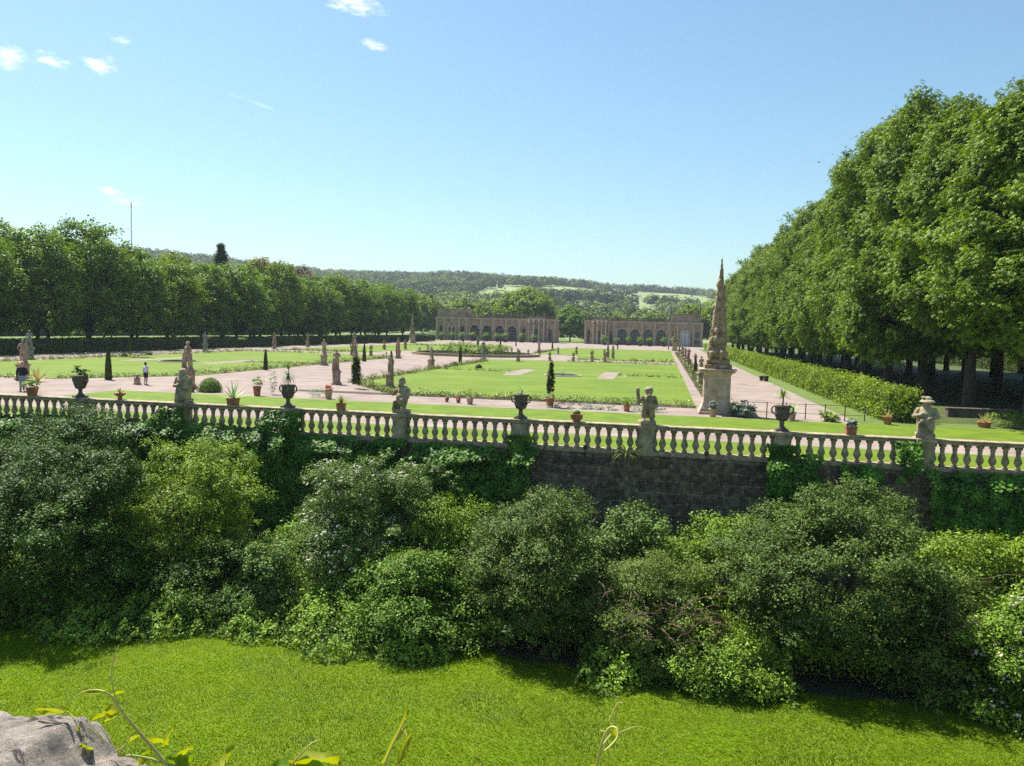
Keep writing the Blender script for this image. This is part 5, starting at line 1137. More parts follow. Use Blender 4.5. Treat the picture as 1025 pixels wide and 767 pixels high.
# round pool with rockwork fountain
tag(MB().slab([(POOL[0] + 10.7 * math.cos(rad(t)), POOL[1] + 10.7 * math.sin(rad(t))) for t in range(0, 360, 6)], 0.01, 0.12).build('pool_water', MAT['water']), kind='structure')
m = MB()
for i in range(48):
    a0, a1 = rad(i * 7.5), rad(i * 7.5 + 7.5); c = lambda r, t: (POOL[0] + r * math.cos(t), POOL[1] + r * math.sin(t))
    m.slab([c(10.7, a0), c(11.3, a0), c(11.3, a1), c(10.7, a1)], 0.0, 0.42)
tag(m.build('pool_kerb', MAT['darkstone']), 'low round stone kerb of the central pool', 'kerb')
ft = empty('fountain', (POOL[0] + 0.3, POOL[1], 0), 0, 'stone figure fountain rising from greenery in the round pool', 'fountain')
m = MB(); m.ell((0, 0, 0.4), (1.5, 1.4, 0.9)); m.ell((0.6, -0.3, 0.8), (0.8, 0.8, 0.7)); m.ell((-0.5, 0.3, 1.0), (0.7, 0.7, 0.7)); m.fused('rockwork', MAT['darkstone'], 0.08, 2, ft, 0.08, 3)
fo = link('figure', figure_mesh(1, 'greystone'), ft, (0, 0, 1.5)); fo.scale = (1.0, 1.0, 1.0)
for k, (x, y, lb) in enumerate([(-3.6, 0.5, 'left'), (3.4, -0.8, 'right'), (0.2, -3.2, 'front')]):
    bushplant('water_plants', POOL[0] + x, POOL[1] + y, 2.4, 1.3, 'cover', 'leafy water plants in the pool, %s of the fountain figure' % lb, 60, 0.28, 'plant', 0.1, 1.2, 40 + k)
m = MB(); m.tube([(0, 0, 0.05), (0, 0, 0.5), (0, 0, 0.9)], [0.05, 0.03, 0.01], 6); tag(m.build('water_jet', MAT['white'], None, (-10.0, 80.6, 0)), 'thin white water jet in the small pond of the right lawn', 'fountain')

# iron fence and tubs on the right gravel walk
fc = empty('iron_fence', (5.0, 46.5, 0), 0, 'low rusty iron fence across the end of the right gravel walk', 'fence')
for k in range(7): MB().box(-0.025, 0.025, -0.025, 0.025, -0.05, 0.92).build('post', MAT['iron'], fc, (k * 1.06, 0.02 * k, 0))
for z in (0.86, 0.34): m = MB(); m.tube([(0, 0, z), (6.36, 0.12, z)], 0.014, 6); m.build('rail', MAT['iron'], fc)
def make_tub2():
    root = empty('wooden_tub', (0, 0, 0)); m = MB(); m.lathe([(0.19, 0), (0.24, 0.5), (0.245, 0.52), (0.2, 0.52), (0.19, 0.4), (0.01, 0.4)], 14); m.build('staves', MAT['bark'], root)
    for z, r in ((0.1, 0.206), (0.4, 0.236)): m = MB(); m.lathe([(r, z), (r + 0.006, z), (r + 0.008, z + 0.04), (r, z + 0.04)], 14); m.build('hoop', MAT['iron'], root)
    return root
tb = Kit(make_tub2); tb.put((10.38, 85.0, 0), 0, 0.95, 'smaller left one of two dark wooden tubs at the hedge side of the gravel walk', 'wooden tubs', 'tub'); tb.put((10.72, 84.0, 0), 1, 1.1, 'larger right one of two dark wooden tubs at the hedge side of the gravel walk', 'wooden tubs', 'tub')
m = MB(); m.box(-0.36, 0.36, -0.3, 0.3, 0, 0.1, 0.02); m.box(-0.3, 0.3, -0.24, 0.24, 0.1, 0.5); m.box(-0.38, 0.38, -0.32, 0.32, 0.5, 0.62, 0.03); tag(m.build('stone_plinth', MAT['buffstone'], None, (19.6, 47.2, 0)), 'low stone plinth in the shade at the right edge', 'plinth')
m = MB(); m.box(-1.9, 1.9, -0.2, 0.2, 0, 0.5, 0.02); m.box(-1.95, 1.95, -0.25, 0.25, 0.5, 0.6, 0.03); tag(m.build('low_wall', MAT['urn'], None, (19.3, 52.2, 0), 0.06), 'low grey stone wall in the shade under the right hand chestnuts', 'wall')

# spotlights on the wall
def make_spot():
    root = empty('spotlight', (0, 0, 0)); m = MB(); m.tube([(0, 0.1, -0.25), (0, -0.05, -0.25), (0, -0.06, 0.05)], 0.014, 6); m.build('bracket', MAT['blackmetal'], root); m = MB(); m.lathe([(0.05, 0), (0.07, 0.02), (0.075, 0.14), (0.05, 0.16)], 10, (0, 0, 0)); m.build('lamp_head', MAT['blackmetal'], root, (0, -0.06, 0.05)); return root
sp = Kit(make_spot); sp.put((-2.78, BY - 0.42, 0.06), 0, 1, 'small black spotlight at the top of the moat wall left of the trailing plant', 'black spotlights on the moat wall', 'lamp'); sp.put((1.78, BY - 0.42, 0.06), 0.5, 1, 'small black spotlight above the bare masonry, right of the club-bearing dwarf', 'black spotlights on the moat wall', 'lamp')

# mast on the hill, bird in the sky
mx_, my_ = -674, 900; mz = float(hill(np.array([mx_]), np.array([my_]))[0])
ms_ = empty('radio_mast', (mx_, my_, mz - 1), 0, 'thin radio mast on the wooded hill at the left', 'mast')
m = MB(); hm = 155 - mz
for k in range(3): a = k * 2.1; m.tube([(0.75 * math.cos(a), 0.75 * math.sin(a), 0), (0.35 * math.cos(a), 0.35 * math.sin(a), hm)], 0.22, 5)
for k in range(14): m.box(-0.6, 0.6, -0.6, 0.6, hm * k / 14, hm * k / 14 + 0.3)
m.build('lattice', MAT['steel'], ms_); m = MB(); m.lathe([(0.7, hm - 7), (0.7, hm - 2), (0.2, hm), (0.15, hm + 3)], 8); m.build('antenna', MAT['steel'], ms_)
m = MB(); m.ell((0, 0, 0), (0.05, 0.12, 0.045)); m.ell((0, -0.13, 0.02), (0.035, 0.045, 0.035)); m.prism([(0.03, 0.0), (0.30, 0.09), (0.27, 0.10), (0.0, 0.04)], -0.06, 0.05); m.prism([(-0.03, 0.0), (0.0, 0.04), (-0.27, 0.10), (-0.30, 0.09)], -0.06, 0.05); m.prism([(-0.03, -0.01), (0.03, -0.01), (0.04, 0.01), (-0.04, 0.01)], 0.08, 0.22)
bd = m.build('bird', MAT['hair'], None, (11.35, 64.3, 18.1), 0.5); bd.scale = (0.6, 0.6, 0.6); tag(bd, 'small dark bird flying in the sky left of the tall chestnuts', 'bird')

# ------------------------------------------------------------------ people
def person(x, y, rz, h, pose, label):
    root = empty('person', (x, y, 0), rz, label, 'person', None, h / 1.75)
    b = MB()                                             # bare body, front towards -y
    b.ell((0, -0.01, 1.63), (0.075, 0.095, 0.115)); b.ell((0, -0.05, 1.57), (0.055, 0.06, 0.06)); b.ell((0, -0.108, 1.605), (0.014, 0.022, 0.024)); b.ell((0, -0.098, 1.565), (0.026, 0.012, 0.01))
    for s in (-1, 1): b.ell((s * 0.077, 0.0, 1.61), (0.012, 0.022, 0.032)); b.ell((s * 0.03, -0.093, 1.635), (0.014, 0.01, 0.009))
    b.cap((0, 0.01, 1.40), 0.055, (0, 0.0, 1.54), 0.052); b.ell((0, 0, 1.24), (0.165, 0.105, 0.20)); b.ell((0, 0, 1.00), (0.15, 0.11, 0.16)); b.cap((-0.15, 0, 1.38), 0.06, (0.15, 0, 1.38), 0.06); b.ell((0, 0.02, 0.92), (0.165, 0.12, 0.12))
    legs = {'stand': [((-0.09, 0, 0.88), (-0.10, -0.02, 0.48), (-0.11, 0.02, 0.08)), ((0.09, 0, 0.88), (0.11, -0.03, 0.48), (0.13, 0.0, 0.08))],
            'walk': [((-0.09, 0, 0.88), (-0.10, -0.16, 0.50), (-0.10, -0.10, 0.08)), ((0.09, 0, 0.88), (0.10, 0.03, 0.47), (0.10, 0.22, 0.12))]}[pose]
    for hp, kn, an in legs:
        b.cap(hp, 0.088, kn, 0.056); b.cap(kn, 0.056, (kn[0], kn[1] * 0.6 + an[1] * 0.4 + 0.02, kn[2] * 0.6 + an[2] * 0.4), 0.056); b.cap(kn, 0.05, an, 0.036); b.cap((an[0], an[1] + 0.02, an[2] - 0.035), 0.038, (an[0] * 1.1, an[1] - 0.14, an[2] - 0.045), 0.03)
    arms = {'stand': [((-0.2, 0, 1.37), (-0.25, 0.02, 1.09), (-0.2, -0.14, 0.9)), ((0.2, 0, 1.37), (0.26, 0.02, 1.09), (0.22, -0.12, 0.88))],
            'walk': [((-0.2, 0, 1.37), (-0.27, 0.06, 1.10), (-0.25, 0.0, 0.85)), ((0.2, 0, 1.37), (0.25, -0.03, 1.09), (0.21, -0.22, 0.96))]}[pose]
    for sh, el, wr in arms:
        b.cap(sh, 0.052, el, 0.038); b.cap(el, 0.038, wr, 0.027)
        W_, E_ = Vector(wr), Vector(el); d = (W_ - E_).normalized(); side = d.cross(Vector((0, 1, 0))).normalized(); fwd = side.cross(d)
        b.ell(tuple(W_ + d * 0.05), (0.028, 0.04, 0.048)); s = 1 if wr[0] > 0 else -1
        for k, L in enumerate((0.062, 0.074, 0.070, 0.055)):
            r0 = W_ + d * 0.075 + fwd * (0.033 - 0.022 * k); b.cap(r0, 0.0105, r0 + d * L * 0.55 - side * 0.008 * s, 0.0095, 8); b.cap(r0 + d * L * 0.55 - side * 0.008 * s, 0.0095, r0 + d * L - side * 0.024 * s, 0.008, 8)
        t0 = W_ + d * 0.03 + fwd * 0.03; b.cap(t0, 0.013, t0 + d * 0.035 + fwd * 0.03, 0.011, 8); b.cap(t0 + d * 0.035 + fwd * 0.03, 0.011, t0 + d * 0.065 + fwd * 0.03, 0.009, 8)
    b.fused('body', MAT['skin'], 0.010, 2, root)
    jk = MAT['navy'] if pose == 'walk' else MAT['lilac']
    c = MB(); c.ell((0, 0, 1.22), (0.195, 0.135, 0.24)); c.ell((0, 0, 1.0), (0.185, 0.14, 0.17)); c.cap((-0.17, 0, 1.37), 0.078, (0.17, 0, 1.37), 0.078)
    for sh, el, wr in arms: c.cap(sh, 0.076, tuple(Vector(sh).lerp(Vector(el), 1.0 if pose == 'walk' else 0.6)), 0.06); pose == 'walk' and c.cap(el, 0.056, tuple(Vector(el).lerp(Vector(wr), 0.85)), 0.046)
    c.fused('jacket' if pose == 'walk' else 'shirt', jk, 0.018, 3, root)
    c = MB(); c.ell((0, 0.01, 0.92), (0.19, 0.145, 0.13))
    for hp, kn, an in legs:
        c.cap(hp, 0.112, kn if pose == 'walk' else tuple(Vector(hp).lerp(Vector(kn), 0.6)), 0.078 if pose == 'walk' else 0.098)
        if pose == 'walk': c.cap(kn, 0.076, (an[0], an[1], an[2] + 0.03), 0.062)
    c.fused('trousers' if pose == 'walk' else 'shorts', MAT['greycloth'] if pose == 'walk' else MAT['navy'], 0.018, 3, root)
    c = MB()
    for hp, kn, an in legs: c.cap((an[0], an[1] + 0.025, an[2] - 0.03), 0.048, (an[0] * 1.1, an[1] - 0.15, an[2] - 0.045), 0.038)
    c.fused('shoes', MAT['greycloth'] if pose == 'stand' else MAT['hair'], 0.014, 2, root)
    c = MB(); c.ell((0, 0.025, 1.67), (0.088, 0.10, 0.095)); c.ell((0, 0.06, 1.61), (0.078, 0.06, 0.09)); c.fused('hair', MAT['hair'], 0.014, 2, root)
    if pose == 'walk':
        c = MB(); c.lathe([(0.18, 1.675), (0.185, 1.685), (0.10, 1.70), (0.098, 1.77), (0.07, 1.80), (0.02, 1.81)], 16); c.build('hat', MAT['hat'], root)
    return root
person(-39.4, 42.2, 0.9, 1.82, 'walk', 'man walking in a dark navy jacket, grey trousers and a pale pink hat')
tag(MB().box(-0.06, 0.06, -0.16, 0.16, 0.0, 0.30, 0.03).lathe([(0.012, 0.29), (0.012, 0.44)], 6, (0, 0.08, 0)).lathe([(0.012, 0.29), (0.012, 0.44)], 6, (0, -0.08, 0)).box(-0.012, 0.012, -0.09, 0.09, 0.43, 0.455).build('shoulder_bag', MAT['navy'], None, (-39.72, 42.17, 0.62), 0.9), 'dark bag held by the man in the navy jacket', 'bag')
person(-36.3, 49.9, 2.9, 1.66, 'stand', 'person seen from behind in a white lilac shirt and dark shorts, bare legs')

# ------------------------------------------------------------------ flower borders (too many plants to count)
def border(name, lines, label, width=1.0, dens=9.0, hmax=0.38, seed=1, leaf=0.11):
    rng = np.random.default_rng(seed); Ps, Ns, Ts, Fl = [], [], [], []
    for (x0, y0), (x1, y1) in lines:
        L = math.hypot(x1 - x0, y1 - y0); k = int(L * width * dens); t = rng.random(k); off = rng.uniform(-.5, .5, k) * width
        nx, ny = -(y1 - y0) / L, (x1 - x0) / L; X = x0 + t * (x1 - x0) + nx * off; Yv = y0 + t * (y1 - y0) + ny * off; hh = hmax * rng.uniform(0.25, 1.15, k) ** 1.3; tt = rng.random(k)
        for j in range(k):
            q = 13; o = rng.normal(0, 1, (q, 3)) * [0.11, 0.11, 0.0]; o[:, 2] = rng.uniform(0.1, 1, q) * hh[j]; Ps.append(np.array([X[j], Yv[j], 0.02]) + o); Ns.append(rvec(q, rng) + [0, 0, 0.7]); Ts.append(np.full(q, tt[j])); Fl.append((rng.random(q) < (0.30 if tt[j] > 0.72 else 0.02)) & (o[:, 2] > 0.55 * hh[j]))
    P = np.concatenate(Ps); V, Q = leaf_arrays(P, unit(np.concatenate(Ns)), leaf, leaf * 0.62, rng); fl = np.concatenate(Fl)
    o = link(name, np_mesh(name, V, Q, [MAT['border'], MAT['bloom']], np.repeat(np.concatenate(Ts), 4), midx=fl.astype(int))); return tag(o, label, 'flower border', None, 'stuff')
def mline(l): return [((2 * AX - a, b), (2 * AX - c, d)) for (a, b), (c, d) in l]
bl1 = [((-18.6, 51.0), (2.2, 51.0)), ((-24.7, 60.3), (-18.8, 52.3))]
border('flower_border', bl1, 'row of small mixed border plants along the front edge of the right lawn', 1.0, 14, 0.42, 1)
border('flower_border', [((-24.8, 61), (-24.8, 110)), ((-14, 117.5), (2.2, 117.5))], 'mixed flower border along the axis walk and back edge of the right lawn', 1.2, 9, 0.5, 2)
border('flower_border', mline(bl1), 'row of small mixed border plants along the front edge of the left lawn', 0.8, 12, 0.36, 3)
border('flower_border', mline([((-24.8, 61), (-24.8, 110)), ((-14, 117.5), (2.2, 117.5))]), 'mixed flower border along the axis walk side of the left lawn', 1.2, 9, 0.5, 4)
border('flower_border', [((-66.5, 53), (-66.5, 118))], 'pale flower border at the hedge side of the left lawn', 1.6, 7, 0.55, 5)
border('flower_border', [((3.9, 49.5), (3.9, 120)), ((3.9, 120), (3.9, 188))], 'long flower bed of statues along the right gravel walk', 1.5, 7, 0.55, 6)
border('flower_border', [((-4.4, 84), (2.2, 84)), ((-25, 84), (-16.2, 84))], 'thin flower row across the middle of the right lawn', 0.7, 11, 0.3, 7)
border('flower_border', mline([((-4.4, 84), (2.2, 84)), ((-25, 84), (-16.2, 84))]), 'thin flower row across the middle of the left lawn', 0.7, 11, 0.3, 8)
border('flower_border', [((-13.5, 128.3), (2, 128.3)), ((-24.6, 152), (-24.6, 184))], 'low flower border round the back right lawn', 1.0, 6, 0.45, 9, 0.16)
border('flower_border', mline([((-13.5, 128.3), (2, 128.3)), ((-24.6, 152), (-24.6, 184)), ((-22, 189.5), (2, 189.5))]), 'low flower border round the back left lawn', 1.2, 6, 0.5, 10, 0.16)

# ------------------------------------------------------------------ ivy on the moat wall
def ivy(name, patches, label, seed, dens=480, leaf=0.135, top=0.02, bulge=0.75):
    """patches: (x0, x1, z top, z bottom, bulge); a mat of leaves that swells out below the rail and thins downwards"""
    rng = np.random.default_rng(seed); Ps, Ns, Ts = [], [], []
    for x0, x1, zt, zb, bg in patches:
        k = int((x1 - x0) * (zt - zb) * dens); x = rng.uniform(x0, x1, k); z = rng.uniform(zb, zt, k)
        nz = np.array([mnoise.noise(Vector((a * 0.55, b * 0.55, seed))) for a, b in zip(x, z)]); n2 = np.array([mnoise.noise(Vector((a * 1.9, b * 1.9, seed + 7))) for a, b in zip(x, z)])
        ed = np.minimum(np.minimum((x - x0) / 0.5, (x1 - x) / 0.5), np.minimum((z - zb) / 0.5, (zt - z) / 0.25 + 0.25)); ok = (ed + nz * 1.4 + n2 * 0.8) > 0.18
        x, z, nz, n2 = x[ok], z[ok], nz[ok], n2[ok]; k = len(x); dpt = zt - z
        out = bg * np.clip(dpt / 0.55, 0.12, 1) * np.where(dpt > 0.55, np.exp(-(dpt - 0.55) * 0.75) * 0.7 + 0.3, 1.0) * (0.8 + 0.7 * nz + 0.35 * n2)
        y = BY - 0.36 - np.maximum(out, 0.03) * rng.uniform(0.55, 1.05, k)
        Ps.append(np.stack([x, y, z], 1)); Ns.append(np.stack([nz * 0.5, -np.ones(k), 0.55 + 0.9 * np.exp(-((dpt - 0.3) / 0.35) ** 2)], 1) + rng.normal(0, 0.38, (k, 3))); Ts.append(np.clip(0.5 + n2 + rng.normal(0, 0.2, k), 0, 1))
    P = np.concatenate(Ps); V, Q = leaf_arrays(P, unit(np.concatenate(Ns)), leaf, leaf * 0.85, rng, 0.1)
    o = link(name, np_mesh(name, V, Q, MAT['ivy'], np.repeat(np.concatenate(Ts), 4))); return tag(o, label, 'ivy', 'ivy hanging on the moat wall')
ivy('ivy', [(-31, -15.2, 0.35, -4.6, 0.95), (-21.9, -20.0, 1.0, 0.1, 0.35)], 'thick ivy below the leftmost statues, behind the elder', 11)
ivy('ivy', [(-15.6, -10.0, 0.12, -4.4, 0.85), (-16.6, -14.6, 1.02, 0.0, 0.38)], 'thick ivy climbing the pier under the drooping palm urn', 12)
ivy('ivy', [(-10.3, -4.6, 0.05, -3.9, 1.0), (-5.9, -4.9, 0.5, -0.2, 0.25)], 'thick sunlit-topped ivy left of the bare masonry', 13)
ivy('ivy', [(4.0, 6.0, 0.35, -2.6, 0.6), (4.0, 5.2, 0.65, 0.0, 0.25)], 'ivy patch hanging below the tufted palm urn', 14)
ivy('ivy', [(6.6, 8.3, 0.12, -1.7, 0.6)], 'small ivy patch between the palm urn and the wide-hatted dwarf', 15)
ivy('ivy', [(8.45, 9.35, 1.0, -0.5, 0.40)], 'ivy tuft climbing the balusters beside the wide-hatted dwarf', 16, bulge=0.4)
ivy('ivy', [(9.4, 20.0, 0.05, -3.8, 0.9)], 'ivy curtain on the wall at the right edge', 17)
q = blades(np.random.default_rng(5), 70, 0.75, 0.035, (35, 100), 0.0, droop=1.4, r0=0.18)
tag(link('trailing_plant', np_mesh('trailing_plant', q[0], q[1], MAT['olive'], q[2]), None, (-1.15, BY - 0.42, 0.03)), 'grassy plant trailing from the wall top left of the club-bearing dwarf pier', 'plant')

# ------------------------------------------------------------------ moat shrubs
def shrub(name, x, y, h, rx, ry, mat, label, leaf=0.10, asp=0.62, seed=1, dens=1.0, sub=6, blossom=0, cat='shrub', extra=(), flat=0.65, clump=0.42, z0=0.0, skirt=True, canes=0):
    rng = np.random.default_rng(seed); root = empty(name, (x, y, ZM), 0, label, cat)
    lobes = [(0, 0, h * 0.38, rx * 0.78, ry * 0.78, h * 0.42)]; sub = int(sub * 1.7); clump *= 1.15
    for k in range(sub):
        a = k * 2.4 + rng.uniform(-.4, .4); e = 0.22 + 0.62 * ((k * 0.618) % 1); s = rng.uniform(0.24, 0.42)
        q = 0.74 * math.sqrt(max(0.15, 1 - (e - 0.3) ** 2 / 0.5)); lobes.append((rx * q * math.cos(a), ry * q * math.sin(a), h * e, rx * s, ry * s, h * s * 0.5))
    if not skirt: lobes += [(0.1 * rx, -ry * 0.42, h * 0.60, rx * 0.78, ry * 0.62, h * 0.27), (-0.3 * rx, -ry * 0.5, h * 0.5, rx * 0.55, ry * 0.5, h * 0.2)]
    for k in range(5 if skirt else 0):
        a = 3.4 + k * 0.7; lobes.append((rx * 0.60 * math.cos(a), ry * 0.60 * math.sin(a), h * 0.13, rx * 0.42, ry * 0.40, h * 0.17))
    lobes.append((rng.uniform(-.25, .25) * rx, 0, h * 0.74, rx * 0.42, ry * 0.42, h * 0.26))
    lobes += list(extra)
    area = 4 * (rx * ry * h * 0.5) ** (2 / 3) * 3.1; ncl = int(area * 7.2 * dens * (0.42 / clump) ** 2); per = int(112 * (clump / 0.42) ** 2 * (0.10 / leaf) ** 1.4)
    fo = link('foliage', foliage('foliage', MAT[mat], lobes, ncl, per, clump, leaf, leaf * asp, seed, inner=0.12, flat=flat, zmin=-0.9, rough=0.13, spr=0.8 * leaf, m=8), root)
    m = MB()
    for k in range(9):
        a = k * 0.75 + rng.uniform(-.3, .3); f = rng.uniform(0.4, 0.85); m.tube([(0.1 * math.cos(a), 0.1 * math.sin(a), 0), (rx * 0.3 * f * math.cos(a), ry * 0.3 * f * math.sin(a), h * 0.35), (rx * 0.8 * f * math.cos(a), ry * 0.8 * f * math.sin(a), h * 0.72)], [0.055, 0.04, 0.012], 6)
    m.build('branches', MAT['bark'], root)
    if blossom:
        P, Nn, T = crown_points(rng, lobes, blossom, 5, 0.25, inner=0, flat=0.7, zmin=-0.1, rough=0.04); P = P * 1.03; P[:, 1] -= 0.05; V, Q = palm_arrays(P, Nn, 0.062, 0.058, rng, 6); link('blossom', np_mesh('blossom', V, Q, MAT['blossom'], np.repeat(T, 24)), root)
    if canes:
        m = MB()
        for k in range(canes):
            a = rng.uniform(3.4, 6.0); zz = h * rng.uniform(0.25, 0.8); p = Vector((rx * 0.9 * math.cos(a), ry * 0.98 * math.sin(a), zz)); d = Vector((rng.normal(0, 0.6), rng.normal(-0.25, 0.2), rng.normal(0.1, 0.4)))
            m.tube([p - d * 0.35, p + Vector((0, -0.08, 0.06)), p + d * 0.4 + Vector((0, 0, -0.1))], [0.011, 0.010, 0.005], 5)
        m.build('dead_canes', MAT['deadwood'], root)['kind'] = 'stuff'
    return root
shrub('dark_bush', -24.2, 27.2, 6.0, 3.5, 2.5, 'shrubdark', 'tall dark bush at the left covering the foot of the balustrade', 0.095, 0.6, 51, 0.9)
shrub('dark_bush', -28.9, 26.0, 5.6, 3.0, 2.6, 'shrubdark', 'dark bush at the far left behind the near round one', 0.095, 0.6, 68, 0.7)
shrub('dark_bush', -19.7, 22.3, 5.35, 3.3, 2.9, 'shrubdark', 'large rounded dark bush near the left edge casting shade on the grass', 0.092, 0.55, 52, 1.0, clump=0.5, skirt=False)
shrub('elder_bush', -16.4, 24.9, 5.25, 2.6, 2.2, 'elder', 'light yellow-green elder with a drooping branch on its right', 0.10, 0.5, 53, 1.0, extra=[(2.2, -0.3, 3.9, 0.8, 0.4, 0.22), (2.8, -0.4, 3.5, 0.4, 0.3, 0.16), (-0.5, 0, 4.7, 1.0, 0.9, 0.6), (0.6, -0.2, 4.0, 1.5, 1.2, 0.8)])
shrub('bramble_bush', -14.2, 23.0, 2.3, 2.1, 1.5, 'shrubdark', 'low dark bramble mound under the elder', 0.085, 0.65, 54, 0.9)
shrub('ivy_stump', -12.3, 22.9, 2.5, 0.85, 0.75, 'shrubblue', 'small ivy grown stump with grey-green leaves between elder and wild rose', 0.085, 0.8, 55, 1.1, sub=4, clump=0.3)
shrub('hazel_bush', -12.4, 26.0, 2.7, 1.7, 1.4, 'shrubmid', 'mid green bush in the dip below the ivy, behind the grown-over stump', 0.10, 0.7, 56, 0.9)
shrub('wild_rose', -9.7, 25.2, 5.0, 2.6, 2.1, 'shrubblue', 'big wild rose with whitish blossom scattered over its left crown', 0.075, 0.62, 57, 1.15, blossom=260, extra=[(-0.9, -0.3, 4.2, 1.3, 1.0, 0.7)], clump=0.36)
def spray():
    root = empty('rose_spray', (-8.3, 26.4, ZM), 0, 'arching rose cane with a leafy tip in front of the dark ivy', 'shrub'); pts = [(-0.6, 0.3, 2.6), (-0.35, 0.1, 3.7), (0.0, 0, 4.35), (0.5, -0.1, 4.72), (1.0, -0.15, 4.6), (1.35, -0.2, 4.2)]
    m = MB(); m.tube(pts, [0.02, 0.017, 0.014, 0.012, 0.01, 0.006], 6); m.build('cane', MAT['deadwood'], root)
    link('foliage', foliage('foliage', MAT['shrubblue'], [(0.5, -0.1, 4.7, 0.55, 0.25, 0.16), (1.1, -0.15, 4.5, 0.4, 0.25, 0.18), (1.4, -0.2, 4.1, 0.2, 0.2, 0.25)], 34, 26, 0.13, 0.075, 0.05, 58), root)
spray()
shrub('viburnum_bush', -6.9, 24.9, 3.9, 1.7, 1.6, 'cover', 'light green bush right of the wild rose, below the arching cane', 0.085, 0.62, 59, 1.0)
shrub('laurel_bush', -7.3, 22.7, 2.6, 2.3, 1.6, 'shrubmid', 'dense mid green bush at the front below the wild rose', 0.085, 0.65, 60, 1.1)
shrub('hawthorn_bush', -3.7, 23.6, 4.7, 2.0, 2.0, 'hawthorn', 'dark hawthorn with a grey-green top in front of the left end of the bare masonry', 0.080, 0.6, 61, 1.0, clump=0.44, skirt=False)
shrub('viburnum_bush', -1.1, 25.6, 3.85, 1.8, 1.4, 'shrubblue', 'blue-green bush against the bare masonry right of the hawthorn', 0.10, 0.7, 62, 1.0)
shrub('bramble_bush', 0.1, 23.0, 3.1, 2.1, 1.9, 'olive', 'tangled bramble mound with dry reddish canes in the middle', 0.07, 0.6, 63, 1.1, canes=90, clump=0.34)
shrub('viburnum_bush', 2.0, 26.6, 3.45, 2.2, 1.5, 'cover', 'pale leafy fringe of bushes below the bare masonry', 0.10, 0.65, 64, 0.9, canes=20)
shrub('yew_bush', 5.1, 24.1, 5.3, 3.0, 2.6, 'hawthorn', 'largest dark rounded bush on the right with a grey-green crown', 0.082, 0.6, 65, 1.0, sub=8, clump=0.50, skirt=False)
shrub('elder_bush', 9.2, 26.2, 3.75, 2.1, 1.6, 'elder', 'light leafy bush behind the largest dark bush, near the right edge', 0.11, 0.6, 66, 0.9, canes=12)
shrub('elder_bush', 12.2, 26.0, 3.9, 2.2, 1.7, 'elder', 'light leafy bush cut off by the right edge of the view', 0.11, 0.6, 70, 0.8)
shrub('bramble_bush', 7.7, 23.2, 3.3, 1.6, 1.6, 'olive', 'bramble with brownish leaves between the largest bush and the right edge', 0.075, 0.6, 71, 1.0, canes=30)
shrub('wild_rose', 9.2, 21.9, 3.0, 1.25, 1.25, 'cover', 'low rose with a few pale blossoms at the lower right edge', 0.085, 0.7, 67, 1.0, blossom=34)
shrub('laurel_bush', 2.1, 21.6, 1.35, 1.55, 0.95, 'cover', 'low light green bush at the grass edge before the largest dark bush', 0.085, 0.65, 69, 1.2, clump=0.3)
# sloping mat of low growth in front of the shrubs: nobody could count it
def ground_cover():
    rng = np.random.default_rng(77); n = 175000; x = rng.uniform(-24, 12.5, n); y = rng.uniform(19.0, 26.5, n)
    front = 20.7 + 0.35 * np.sin(x * 0.9) + 0.25 * np.sin(x * 2.3 + 1) - 0.25 * np.clip((x - 3) / 8, 0, 1) - 1.1 * np.clip((-15.0 - x) / 1.0, 0, 1); ok = y > front
    nz = np.array([mnoise.noise(Vector((a * 0.8, b * 0.8, 2))) for a, b in zip(x, y)]); hh = np.clip((y - front) * 0.62, 0, 1.9 - 0.9 * (x > -5) - 1.2 * (x < -15.2)) * (0.75 + 0.6 * nz) + 0.12; n3 = np.array([mnoise.noise(Vector((a * 2.6, b * 2.6, 6))) for a, b in zip(x, y)]); hh = hh + np.maximum(n3, -0.2) * 0.55 + np.where(rng.random(n) < 0.06, rng.uniform(0, 0.35, n), 0); front = front + 0.35 * n3; ok = y > front
    z = ZM + hh * np.where(rng.random(n) < 0.75, rng.uniform(0.72, 1.08, n), rng.uniform(0.1, 0.8, n)) + 0.03; z = np.maximum(z, ZM + 0.03); ok &= ~((x > -5.7) & (x < -2.0) & (y < 22.3)) & ~((x > 3.8) & (x < 8.0) & (y < 22.3))
    P = np.stack([x, y, z], 1)[ok]; k = len(P); Nn = unit(np.tile([0.0, -0.55, 0.9], (k, 1)) + rng.normal(0, 0.5, (k, 3))); V, Q = leaf_arrays(P, Nn, 0.095, 0.062, rng)
    o = link('ground_cover', np_mesh('ground_cover', V, Q, MAT['cover'], np.repeat(np.clip(0.5 + 0.8 * nz[ok] + 0.9 * n3[ok] + rng.normal(0, .2, k), 0, 1), 4))); tag(o, 'low sloping mat of creepers in front of the moat shrubs', 'ground cover', None, 'stuff')
ground_cover()

